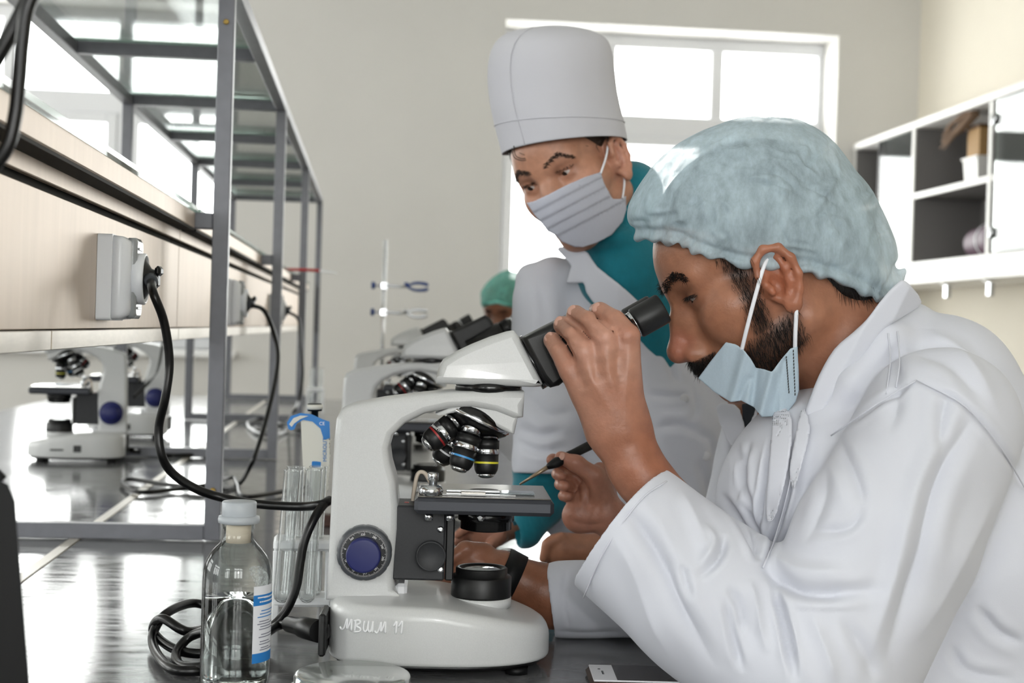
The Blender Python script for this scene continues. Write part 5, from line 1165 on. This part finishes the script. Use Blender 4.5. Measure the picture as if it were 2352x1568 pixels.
# ================================================================== trousers and shoes below the coats
mat('trouser_dark', (44, 46, 54), .85); mat('shoe_black', (22, 21, 21), .5)
def legs(par, hip, knee, foot, ax, sp, r=.085):
    """two legs side by side along ax; hip, knee, foot are room points of the mid line"""
    ax = np.array(ax, float); H, K, Ft = map(np.array, (hip, knee, foot)); lo = np.minimum.reduce([H, K, Ft])-.25; hi = np.maximum.reduce([H, K, Ft])+.25
    S = SDF(lo, hi, .014)
    for s in (-1, 1): S.chain([H+ax*s*sp*.7, K+ax*s*sp, Ft+ax*s*sp+[0, 0, .09]], [r*1.15, r*.85, r*.62], .03)
    S.ell(H, (.16, .16, .12), .04); V, F = largest(*S.mesh()); obj('trousers', relax(V, F, 2), F, 'trouser_dark', par, True)
    d = np.array([K[0]-H[0], K[1]-H[1], 0]); d = d/(np.linalg.norm(d)+1e-9)
    for s in (-1, 1):
        p = Ft+ax*s*sp; S = SDF(p-.22, p+.22, .010); S.chain([p+[0, 0, .05], p+d*.10+[0, 0, .038], p+d*.16+[0, 0, .034]], [.046, .038, .033], .02); S.half(p+[0, 0, .0015], (0, 0, -1)); V, F = S.mesh(); obj('shoe', relax(V, F, 1), F, 'shoe_black', par, True)
legs(man, (.72, 1.66, .58), (.50, 1.66, .52), (.52, 1.66, 0), (0, 1, 0), .12)
legs(woman, (.60, 2.32, .70), (.58, 2.34, .40), (.60, 2.42, 0), (1, 0, 0), .10)
legs(mid, (.72, 2.06, .56), (.52, 2.06, .50), (.54, 2.06, 0), (0, 1, 0), .10)
legs(far, (.56, 5.75, .70), (.53, 5.70, .40), (.56, 5.75, 0), (0, 1, 0), .10)
# ================================================================== sockets, plugs and cables
mat('clear_plastic', (214, 218, 220), .12, trans=.55, spec=.6); mat('cable_black', (8, 8, 9), .30, spec=.4); mat('frost_white', (238, 240, 242), .4)
XP = -.300
def outlet(y, zc_, label):
    t = thing('wall_socket', label, 'socket', (XP, y, EYE+zc_), 0, 'sockets on the steel panel')
    h, w = .0475, .044
    def rr(hw, hh, r, x):
        pts = []
        for (cx, cy, a0) in ((hw-r, hh-r, 0), (-hw+r, hh-r, 90), (-hw+r, -hh+r, 180), (hw-r, -hh+r, 270)):
            for a in np.linspace(a0, a0+90, 6): pts.append((x, cx+r*math.cos(math.radians(a)), cy+r*math.sin(math.radians(a))))
        return pts
    b = MB().ring([rr(w, h, .004, .0003), rr(w, h, .004, .016), rr(w-.001, h-.001, .006, .0165)], sm=False).build('back_box', 'white_plastic', t)
    MB().ring([rr(w-.0012, h-.0012, .007, .0166), rr(w-.002, h-.002, .009, .026), rr(w-.007, h-.007, .010, .0335), rr(w-.012, h-.012, .010, .0350)]).build('cover_frame', 'white_plastic', t)
    MB().ring([rr(.024, .045, .006, .030), rr(.024, .045, .006, .0375), rr(.020, .041, .006, .040)]).build('clear_flap', 'clear_plastic', t)
    MB().lathe([(.0285, .033), (.0290, .046), (.0270, .0475), (.0255, .0465), (.0250, .040), (.0005, .0395)], 36, rotM((1, 0, 0))).build('socket_rim', 'white_plastic', t)
    for z in (-.033, .033): MB().box((.040, -.014, z-.0015), (.0412, .014, z+.0015), .0004).build('flap_hinge', 'clear_plastic', t)
    return t
def plug(t, y, zc_):
    """angled black plug seated in a socket; returns where its cable leaves"""
    o = np.array([XP, y, EYE+zc_]); M = Matrix.Translation(o)
    MB().lathe([(.0235, .0405), (.0240, .0440), (.0225, .0460), (.012, .0530), (.0105, .0580), (.0005, .0585)], 28, M@rotM((1, 0, 0))).build('plug_body', 'black_plastic', t)
    MB().box(o+[.046, -.014, -.0105], o+[.062, .010, .0095], .004).build('plug_grip', 'black_plastic', t); MB().box(o+[.058, -.015, .004], o+[.065, .011, .0150], .003).build('plug_grip', 'black_plastic', t)
    MB().lathe([(.0085, 0), (.0080, .005), (.0062, .008)], 16, rotM((.2, -1, -.25), o+[.054, -.0135, -.001])).build('cable_gland', 'dial_grey', t)
    return o+[.056, -.022, -.004]
y1 = WY(300, 620, 1.72)[1]; OUT = [(1.70, .0435), (3.085, .0365), (4.45, .034)]
lab_o = ('white socket box on the panel left of the nearest post', 'white socket box between the first and second post', 'small white socket box beyond the second post')
for (y, z), lb in zip(OUT, lab_o): outlet(y, z, lb)
OUTZ = [z for _, z in OUT]
def cable(label, pts, r, y=None, z=None, plugged=None):
    t = thing('power_cable', label, 'cable', (0, 0, 0), 0, 'black power cables')
    P = list(pts)
    if plugged is not None: P = [plug(t, *OUT[plugged])]+P
    MB().tube(P, r, 10, 7).build('cable', 'cable_black', t); return t
q = lambda *a: [W(*p) for p in a]
CR = .0050
def coil(cs): return [WT(px, py, TABLE+h+.0015) for px, py, h in cs]
main = q((352, 672, 1.60), (377, 740, 1.61), (389, 830, 1.62), (380, 910, 1.62), (365, 980, 1.63), (370, 1040, 1.63), (395, 1085, 1.64), (450, 1122, 1.65), (520, 1145, 1.66), (600, 1158, 1.64), (690, 1163, 1.62), (738, 1158, 1.60), (758, 1148, 1.61), (744, 1158, 1.60), (722, 1190, 1.585), (700, 1240, 1.58), (690, 1290, 1.58), (680, 1350, 1.58), (655, 1405, 1.58), (620, 1440, 1.58))
main += coil([(560, 1455, .006), (500, 1440, .012), (430, 1450, .02), (372, 1420, .03), (352, 1450, .012), (400, 1490, .006), (470, 1500, .006), (530, 1480, .012), (520, 1420, .02), (450, 1385, .03), (380, 1410, .03), (350, 1470, .008), (385, 1530, .006), (450, 1540, .006), (530, 1525, .006), (560, 1480, .014), (500, 1450, .03), (440, 1460, .02), (405, 1500, .006), (420, 1530, .006), (490, 1525, .012), (560, 1490, .018), (610, 1455, .02)])
main += q((640, 1436, 1.57), (668, 1432, 1.555))
tm = cable('thick black cable from the nearest socket looping round the bottle to the nearest microscope', main, CR, plugged=0)
cb = MB(); A = W(660, 1432, 1.556); Bp = np.array(hero.location)+Matrix.Rotation(SPHI, 3, 'Z')@Vector((SL(744, 1450, -.085)[0]-.006, -.053, .038)); Bp = np.array(Bp); dv = Bp-A
MB().lathe([(.0065, 0), (.0085, .006), (.0090, np.linalg.norm(dv)*.45), (.0110, np.linalg.norm(dv)*.5), (.0115, np.linalg.norm(dv)-.0005)], 20, rotM(dv, A)).build('appliance_plug', 'black_plastic', tm)
c2 = q((608, 715, 3.03), (632, 775, 3.0), (638, 830, 2.98), (622, 920, 2.95), (598, 1010, 2.9), (575, 1070, 2.88))
c2 += coil([(548, 1112, .006), (500, 1124, .006), (420, 1122, .006), (320, 1130, .006), (280, 1110, .006), (300, 1100, .008), (380, 1112, .008), (460, 1116, .012), (530, 1096, .012), (545, 1112, .008), (560, 1140, .006), (640, 1130, .006), (750, 1108, .006)])
cable('black cable from the second socket lying in a loop behind the nearest post', c2, .0046, plugged=1)
c3 = q((686, 735, 4.35), (692, 800, 4.25), (695, 860, 4.2), (686, 920, 4.15), (672, 950, 4.1))+coil([(655, 972, .006), (590, 990, .006), (570, 970, .006), (610, 962, .01), (660, 985, .006), (620, 1000, .006), (580, 985, .008), (640, 975, .014), (690, 990, .006)])
cable('thin black cable from the third socket coiled on the far bench', c3, .0046, plugged=2)
cable('black cable trailing behind the left facing microscope', coil([(300, 1033, .02), (340, 1040, .006), (400, 1046, .006), (470, 1042, .006), (520, 1030, .006)]), .006)
cable('blurred black cable hanging in the upper left corner', [W(*p) for p in ((110, -70, .86), (66, 10, .86), (52, 90, .86), (44, 180, .86), (34, 270, .86), (10, 350, .86), (-60, 430, .86))], .0042)
cable('second blurred black cable crossing the upper left corner', [W(*p) for p in ((100, -80, .885), (58, 10, .885), (28, 70, .885), (-6, 130, .885), (-60, 220, .885))], .0046)
cable('thin cable rising behind the left facing microscope', [W(*p) for p in ((308, 912, 3.75), (340, 880, 3.8), (362, 850, 3.9), (372, 800, 4.0), (376, 760, 4.1))], .004)

# ================================================================== glass ware at the front
mat('clear_glass', (248, 252, 251), .0, trans=1., ior=1.46, spec=.5); mat('water', (250, 253, 253), .0, trans=1., ior=1.33)
mat('stopper', (190, 196, 202), .4, trans=.25); mat('rubber_cream', (214, 200, 182), .6); mat('label_white', (226, 228, 234), .6); mat('label_blue', (36, 122, 196), .6); mat('print_grey', (120, 122, 140), .7)
bo = W(543, 1400, 1.385); bo[2] = TABLE; t = thing('glass_bottle', 'clear glass infusion bottle half full of water beside the nearest microscope', 'bottle', bo)
pr = [(.0005, .0015), (.020, .0008), (.027, .0002), (.0305, .003), (.0321, .010), (.0322, .102), (.0316, .112), (.0305, .1172), (.0289, .1222), (.0262, .127), (.0222, .1324), (.0175, .137), (.0145, .141), (.0135, .145), (.0135, .150), (.0148, .151), (.0148, .157)]
thin_glass('bottle_clear', (248, 251, 250), .95, .0, .05)
MB().lathe(pr, 64, cap0=False, cap1=False).build('bottle_glass', 'bottle_clear', t)
wl_ = .0862; MB().lathe([(.0005, .0054), (.024, .0044), (.0290, .0059), (.0304, .012), (.0304, wl_), (.0005, wl_)], 64, cap0=False, cap1=False).build('water', 'water', t)
st = MB().lathe([(.0005, .1765), (.0150, .1765), (.0160, .1755), (.0160, .1625), (.0157, .162)][::-1], 40, cap0=False, cap1=False).build('stopper_cap', 'stopper', t)
MB().lathe([(.0152, .1555), (.0190, .1565), (.0195, .1595), (.0188, .1625), (.0160, .1632)], 40, cap0=False, cap1=False).build('cap_flange', 'stopper', st); MB().lathe([(.0116, .138), (.0116, .1565)], 28).build('rubber_bung', 'rubber_cream', st)
va = math.atan2(-bo[1], -bo[0])
def patch(name, a0, a1, z0, z1, r, m, par, n=16):
    b = MB(); v = []; 
    for z in (z0, z1):
        for k in range(n+1): a = va+math.radians(a0+(a1-a0)*k/n); v.append((r*math.cos(a), r*math.sin(a), z))
    return b.add(v, [(k, k+1, n+2+k, n+1+k) for k in range(n)], True).build(name, m, par)
zb = lambda py: (1580-py)/2455
lb = patch('bottle_label', 28, 112, zb(1506), zb(1332), .03245, 'label_white', t); patch('label_band', 28, 112, zb(1376), zb(1352), .03252, 'label_blue', lb); patch('label_band', 28, 112, zb(1506), zb(1484), .03252, 'label_blue', lb)
rr_ = np.random.default_rng(5)
for k, py in enumerate((1388, 1395, 1402, 1412, 1418, 1424, 1430, 1442, 1448, 1458, 1464, 1472, 1477)):
    patch('print_line', 36+rr_.uniform(0, 10), 80+rr_.uniform(-14, 25), zb(py+1.6), zb(py-.6), .03254, 'print_grey' if k > 2 else 'label_blue', lb, 8)
for a0, a1, py in ((36, 60, 1358), (50, 95, 1359), (40, 90, 1368)): patch('print_line', a0, a1, zb(py+1.5), zb(py-1.5), .03256, 'label_white', lb, 8)
fabric('condensation', (232, 236, 238), .5, (.0, .75), 420); v = []
pc = [(572, 1290), (600, 1288), (612, 1305), (617, 1325), (606, 1342), (594, 1345), (582, 1320)]
def cyl_at(px, py):
    s_ = min(max((px-543)/80., -.98), .98); a = va+math.asin(s_); r = .0312-(.0016 if py < 1305 else 0); return (r*math.cos(a), r*math.sin(a), zb(py))
vv = [cyl_at(x_, y_) for x_, y_ in cat_rom(pc, 4, True)]; MB().add([np.mean(vv, 0)]+vv, [(0, 1+k, 1+(k+1) % len(vv)) for k in range(len(vv))], True).build('condensation', 'condensation', t)

# petri dish with lid
thin_glass('dish_glass', (230, 240, 234), .8, .12, .06, haze=.18)  # diffuse white mixed in so the dish looks softly frosted
po = W(810, 1540, 1.385); po[2] = TABLE; t = thing('petri_dish', 'round glass petri dish with lid in front of the microscope base', 'dish', po)
MB().lathe([(.0005, .0006), (.050, .0004), (.0515, .002), (.0515, .013), (.0500, .013), (.0500, .0028), (.0005, .0028)], 56, cap0=False, cap1=False).build('dish_base', 'dish_glass', t)
MB().lathe([(.0005, .0195), (.0505, .0195), (.0530, .0185), (.0545, .0165), (.0545, .008), (.0565, .0065), (.0585, .0060), (.0585, .0050), (.0530, .0055), (.0530, .0160), (.0500, .0172), (.0005, .0172)], 64, cap0=False, cap1=False).build('dish_lid', 'dish_glass', t)

# test tubes in a white rack
thin_glass('tube_glass', (253, 254, 254), .85, .0, .08, haze=.07)  # pale diffuse share put in to make the tubes look brighter
def rack(loc, rz, label, grp):
    t = thing('tube_rack', label, 'rack', loc, rz, grp)
    for z0, z1, nm in ((.084, .096, 'rack_top'), (.020, .030, 'rack_base')): MB().box((-.034, -.026, z0), (.034, .026, z1), .003).build(nm, 'frost_white', t)
    for x_ in (-.030, .030):
        for y_ in (-.021, .021): MB().box((x_-.004, y_-.004, 0), (x_+.004, y_+.004, .0838), .001).build('rack_leg', 'frost_white', t)
    return t
rk = WT(690, 1432); rack(tuple(rk+[0, .02, 0]), .04, 'white plastic test tube rack between bottle and microscope', 'test tube racks')
def tube(p, top, label):
    d = np.array(top)-np.array(p); L_ = np.linalg.norm(d); r = .0098
    o = MB().lathe([(.0004, 0), (r*.5, .0012), (r*.85, .0045), (r, .0098), (r, L_-.003), (r+.0012, L_-.001), (r+.0008, L_), (r-.001, L_), (r-.0012, L_-.003), (r-.0012, .010), (r*.7, .0045), (.0004, .0015)], 28, rotM(d), cap0=False, cap1=False).build('test_tube', 'tube_glass', None)
    o.location = p; return tag(o, label, 'test tube', 'test tubes in the white rack')
for (px, py, qx, qy, dz, lb) in ((646, 1384, 673, 1078, .0, 'front left empty test tube in the white rack'), (666, 1376, 680, 1070, .036, 'back left empty test tube in the white rack'), (704, 1384, 722, 1076, .0, 'front right empty test tube in the white rack'), (716, 1376, 732, 1070, .036, 'back right empty test tube in the white rack')):
    z_ = 1.682+dz; tube(W(px, py, z_), W(qx, qy, z_), lb)
rack(tuple(WT(722, 950)+[0, .05, 0]), .02, 'distant white tube rack on the bench past the posts', 'test tube racks')
for k, dx in enumerate((-.018, .016)):
    p = WT(722, 950)+[dx, .05, .032]; o = tube(p, p+np.array([.004, 0, .14]), ('left', 'right')[k]+' empty test tube in the distant rack'); o['group'] = 'test tubes in the distant rack'

# pipette
mat('pipette_blue', (44, 124, 200), .35); mat('pipette_white', (214, 213, 204), .4)
ZP = 1.86; sp_ = FPX/ZP; base = WT(738, 1366)
t = thing('pipette', 'white and blue laboratory pipette standing behind the test tubes', 'pipette', (0, 0, 0))
bd = np.array([(691, 966), (706, 962), (742, 976), (756, 1006), (757, 1060), (752, 1120), (744, 1180), (738, 1250), (731, 1250), (726, 1180), (716, 1120), (696, 1075), (693, 1020)], float)
pp_ = lambda z0: (lambda u, v, a: W(u, v, z0+a))
MB().prism(bd, -.014, .014, pp_(ZP), .004, True).build('pipette_body', 'pipette_white', t)
hk = np.array([(662, 985), (659, 970), (668, 955), (690, 948), (716, 951), (740, 962), (757, 968), (758, 1006), (744, 1010), (736, 984), (718, 968), (696, 964), (682, 972), (676, 986), (668, 988)], float)
hkb = MB().prism(hk, -.0155, .0155, pp_(ZP), .003, True).build('finger_hook', 'pipette_blue', t); hk2 = np.array([(664, 974), (674, 960), (690, 954), (708, 955), (690, 962), (676, 972), (670, 980)], float); MB().prism(hk2, -.0165, .0165, pp_(ZP), .001, True).build('hook_pad', 'pipette_white', hkb)
MB().lathe([(.0045, -.016), (.0045, .002), (.0090, .0025), (.0095, .005), (.0095, .0105), (.0085, .012), (.0005, .0122)], 24, rotM(UP, W(723, 948, ZP))).build('plunger', 'black_plastic', t); MB().lathe([(.0098, .0045), (.0102, .007), (.0098, .0108)], 24, rotM(UP, W(723, 948, ZP))).build('plunger_ring', 'pipette_white', t)
MB().lathe([(.0035, 0), (.0028, .05), (.0008, np.linalg.norm(W(735, 1248, ZP)-W(738, 1366, ZP)))], 14, rotM(-UP, W(735, 1248, ZP))).build('pipette_tip', 'frost_white', t)
for k in range(13): p = W(757-k*.5, 1012+k*9, ZP); MB().box(p-[.0016, .0125, .0018], p+[.0016, .0125, .0018], .0006).build('grip_rib', 'pipette_white', t)
Mt = Matrix(np.stack([UP, -RIGHT, -FWD]).T.tolist()).to_4x4(); text('lettering', 'MICROLIT', .0066, Matrix.Translation(W(750, 1060, ZP-.0148))@Mt, 'label_blue', t, .0001)
Mc = Matrix(np.stack([RIGHT, UP, -FWD]).T.tolist()).to_4x4(); text('lettering', 'CE', .0058, Matrix.Translation(W(733, 976, ZP-.0160))@Mc, 'mark_white', t, .0001)
MB().box((-.006, -.015, -.004), (.006, .0152, .004), .001).build('volume_window', 'label_blue', t).location = W(728, 1064, ZP)
mat('brown_wood', (72, 46, 38), .5, noise=(20, .15, 3, (1, 1, 6))); b_ = WT(746, 1210)
tag(MB().box(b_+[-.02, 0, 0], b_+[.015, .03, .02], .002).build('wooden_block', 'brown_wood', None), 'small dark brown block behind the test tubes', 'block')

# dissecting needle in the right hand
mat('needle_metal', (150, 132, 110), .35, metal=.8); t = thing('dissecting_needle', 'dissecting needle with black handle held in the fingers above the stage', 'needle', (0, 0, 0))
zz = 1.70; MB().tube([W(1194, 1112, zz+.01), W(1262, 1070, zz)], [.0012, .0028], 8, 1).build('needle_shaft', 'needle_metal', t); MB().tube([W(1258, 1072, zz), W(1278, 1062, zz), W(1320, 1040, zz+.01), W(1352, 1024, zz+.03), W(1400, 1000, zz+.05)], [.0032, .0062, .0052, .0056, .005], 12, 4).build('needle_handle', 'black_rubber', t)

# phone on the bench
mat('phone_white', (218, 218, 222), .3); mat('phone_case', (52, 38, 32), .45); mat('screen_dark', (40, 34, 32), .12, spec=.6)
c = WT(1346, 1552); t = thing('mobile_phone', 'mobile phone with dark screen and brown case at the bottom edge', 'phone', tuple(c), math.radians(-4))
MB().box((0, -.058, 0), (.142, .014, .0075), .0035).build('phone_case', 'phone_case', t); MB().box((.003, -.0555, .0076), (.139, .0115, .0092), .001).build('phone_body', 'phone_white', t); sc_ = MB().box((.026, -.0535, .0092), (.120, .0095, .0096), .0002).build('phone_screen', 'screen_dark', t)
MB().lathe([(.0014, 0), (.0014, .0003)], 12, Matrix.Translation((.012, -.008, .0092))).build('phone_camera', 'scope_gloss', t); MB().box((.0135, -.030, .0092), (.0155, -.016, .0095), .0002).build('phone_speaker', 'dial_grey', t)

# blurred black case at the lower left corner
t = thing('equipment_case', 'blurred black case at the lower left corner close to the camera', 'case', (0, 0, 0))
o_ = [(-160, 1096), (-10, 1098), (18, 1112), (34, 1150), (46, 1300), (62, 1500), (78, 1700), (100, 2060), (-200, 2060)]; bz_ = lambda u, v, a: W(u, v, .86+a)
b_ = MB(); b_.prism(np.array(o_, float), 0, .10, lambda u, v, a: np.maximum(W(u, v, .86+a), [-9, -9, TABLE]), .004, True).build('case_body', 'black_rubber', t)
MB().tube([W(-60, 1104, .91), W(-20, 1085, .91), W(5, 1103, .91)], .004, 8, 5).build('case_handle', 'black_rubber', t)

# clamp stand
ps = WT(880, 880); ps = W(880, 745, 5.05); ps[2] = TABLE; t = thing('clamp_stand', 'steel clamp stand with two blue knobbed clamps on the far bench', 'stand', tuple(ps))
mat('clamp_blue', (30, 64, 130), .45); s5 = FPX/5.05
MB().lathe([(.006, .01), (.006, .635)], 14).build('rod', 'chrome', t); MB().box((-.07, -.05, 0), (.10, .05, .010), .003).build('stand_base', 'grey_paint', t)
for py, nm in ((655, 0), (716, 1)):
    z = EYE+(745-py)/s5
    z -= TABLE; k = MB().box((-.013, -.012, z-.012), (.013, .012, z+.012), .003).build('clamp_boss', 'chrome', t)
    MB().lathe([(.002, 0), (.002, .02), (.012, .021), (.013, .032), (.010, .034)], 14, rotM((-1, 0, 0), (-.01, 0, z))).build('clamp_knob', 'clamp_blue', k)
    MB().tube([(0, -.012, z), (.03, -.012, z), (.075, -.012, z-.002)], .005, 8, 2).build('clamp_arm', 'chrome', k); MB().lathe([(.004, 0), (.008, .006), (.008, .012), (.003, .014)], 12, rotM((0, 0, 1), (.075, -.012, z))).build('clamp_screw', 'clamp_blue' if not nm else 'chrome', k)
    for s_ in (-1, 1): MB().tube([(.075, -.012, z), (.105, -.012, z+s_*.012), (.140, -.012, z+s_*.010), (.148, -.012, z+s_*.004)], [.004, .005, .006, .005], 8, 4).build('clamp_jaw', 'clamp_blue' if not nm else 'chrome', k)
# red handled clip lying on the lower shelf
pc_ = np.array([XF+.01, PY[3]-.1, ZR+.036]); t = thing('shelf_clip', 'red handled clip lying across the lower glass shelf edge', 'clip', tuple(pc_))
MB().tube([(-.06, 0, 0), (0, 0, .001), (.05, 0, 0)], .005, 8, 3).build('clip_handle', 'red_plastic', t); MB().tube([(.05, 0, 0), (.09, -.01, -.004), (.11, -.02, -.008)], [.004, .0035, .002], 8, 3).build('clip_tip', 'frost_white', t)

# ================================================================== things in and under the wall cabinets
mat('carton', (176, 140, 92), .7); mat('carton_dark', (96, 66, 34), .7); mat('purple_case', (84, 52, 72), .5); mat('dried_brown', (128, 104, 84), .9)
zsh = ZB+.458; ys = 6.52
o_ = tag(MB().ring([[(2.83+.06*sx, 6.68+.075*sy, zsh+.001) for sx, sy in ((-1, -1), (1, -1), (1, 1), (-1, 1))], [(2.83+.068*sx, 6.68+.083*sy, zsh+.11) for sx, sy in ((-1, -1), (1, -1), (1, 1), (-1, 1))], [(2.83+.075*sx, 6.68+.09*sy, zsh+.112) for sx, sy in ((-1, -1), (1, -1), (1, 1), (-1, 1))], [(2.83+.075*sx, 6.68+.09*sy, zsh+.122) for sx, sy in ((-1, -1), (1, -1), (1, 1), (-1, 1))]], sm=False).build('plastic_tub', 'cabinet_white', None), 'white plastic tub on the open cabinet shelf', 'tub')
t = thing('carton_box', 'tan carton standing on the white tub', 'box', (2.83, 6.67, zsh+.1225)); MB().box((-.06, -.07, 0), (.06, .07, .13), .002).build('carton', 'carton', t); MB().box((-.062, -.072, .13), (.062, .072, .145), .002).build('carton_lid', 'carton_dark', t)
t = thing('dried_specimen', 'dried brown plant specimen leaning across the carton', 'specimen', (2.755, 6.72, zsh+.29)); r7 = np.random.default_rng(7)
for k in range(9):
    a = np.array([.0, -.12, .05])+r7.normal(size=3)*.012; b = np.array([-.03, .22+r7.normal()*.02, -.07+r7.normal()*.02]); MB().tube([a, (a+b)/2+r7.normal(size=3)*.02, b], [.012, .009, .003], 6, 4).build('dried_stalk', 'dried_brown', t)
S = SDF((2.70, 6.40, ZB+.10), (3.02, 6.92, ZB+.34), .008); S.chain([(2.86, 6.55, ZB+.195), (2.86, 6.78, ZB+.185)], [.082, .072], 0); S.half((2.87, 6.5, ZB+.1125), (0, 0, -1)); V, F = S.mesh(); V = relax(V, F, 2)
pcs = thing('purple_case', 'purple rounded case lying on the cabinet floor', 'case', (0, 0, 0)); obj('case_shell', V, F, 'purple_case', pcs, True); MB().lathe([(.081, -.006), (.083, 0), (.081, .006)], 30, rotM((0, 1, 0), (2.86, 6.64, ZB+.1925)), cap0=False, cap1=False).build('case_band', 'frost_white', pcs)
for k, (px, lb) in enumerate(((2200, 'left steel bracket hanging below the wall cabinets'), (2305, 'right steel bracket hanging below the wall cabinets'))):
    yy = 2.74*FPX/(px-850)*1.0; t = thing('cabinet_bracket', lb, 'bracket', (2.76, yy, ZB), 0, 'brackets below the cabinets'); MB().box((-.012, -.02, -.075), (.012, .02, -.001), .003).build('bracket_plate', 'chrome', t); MB().box((-.03, -.024, -.012), (.03, .024, -.0011), .002).build('bracket_foot', 'cabinet_white', t)
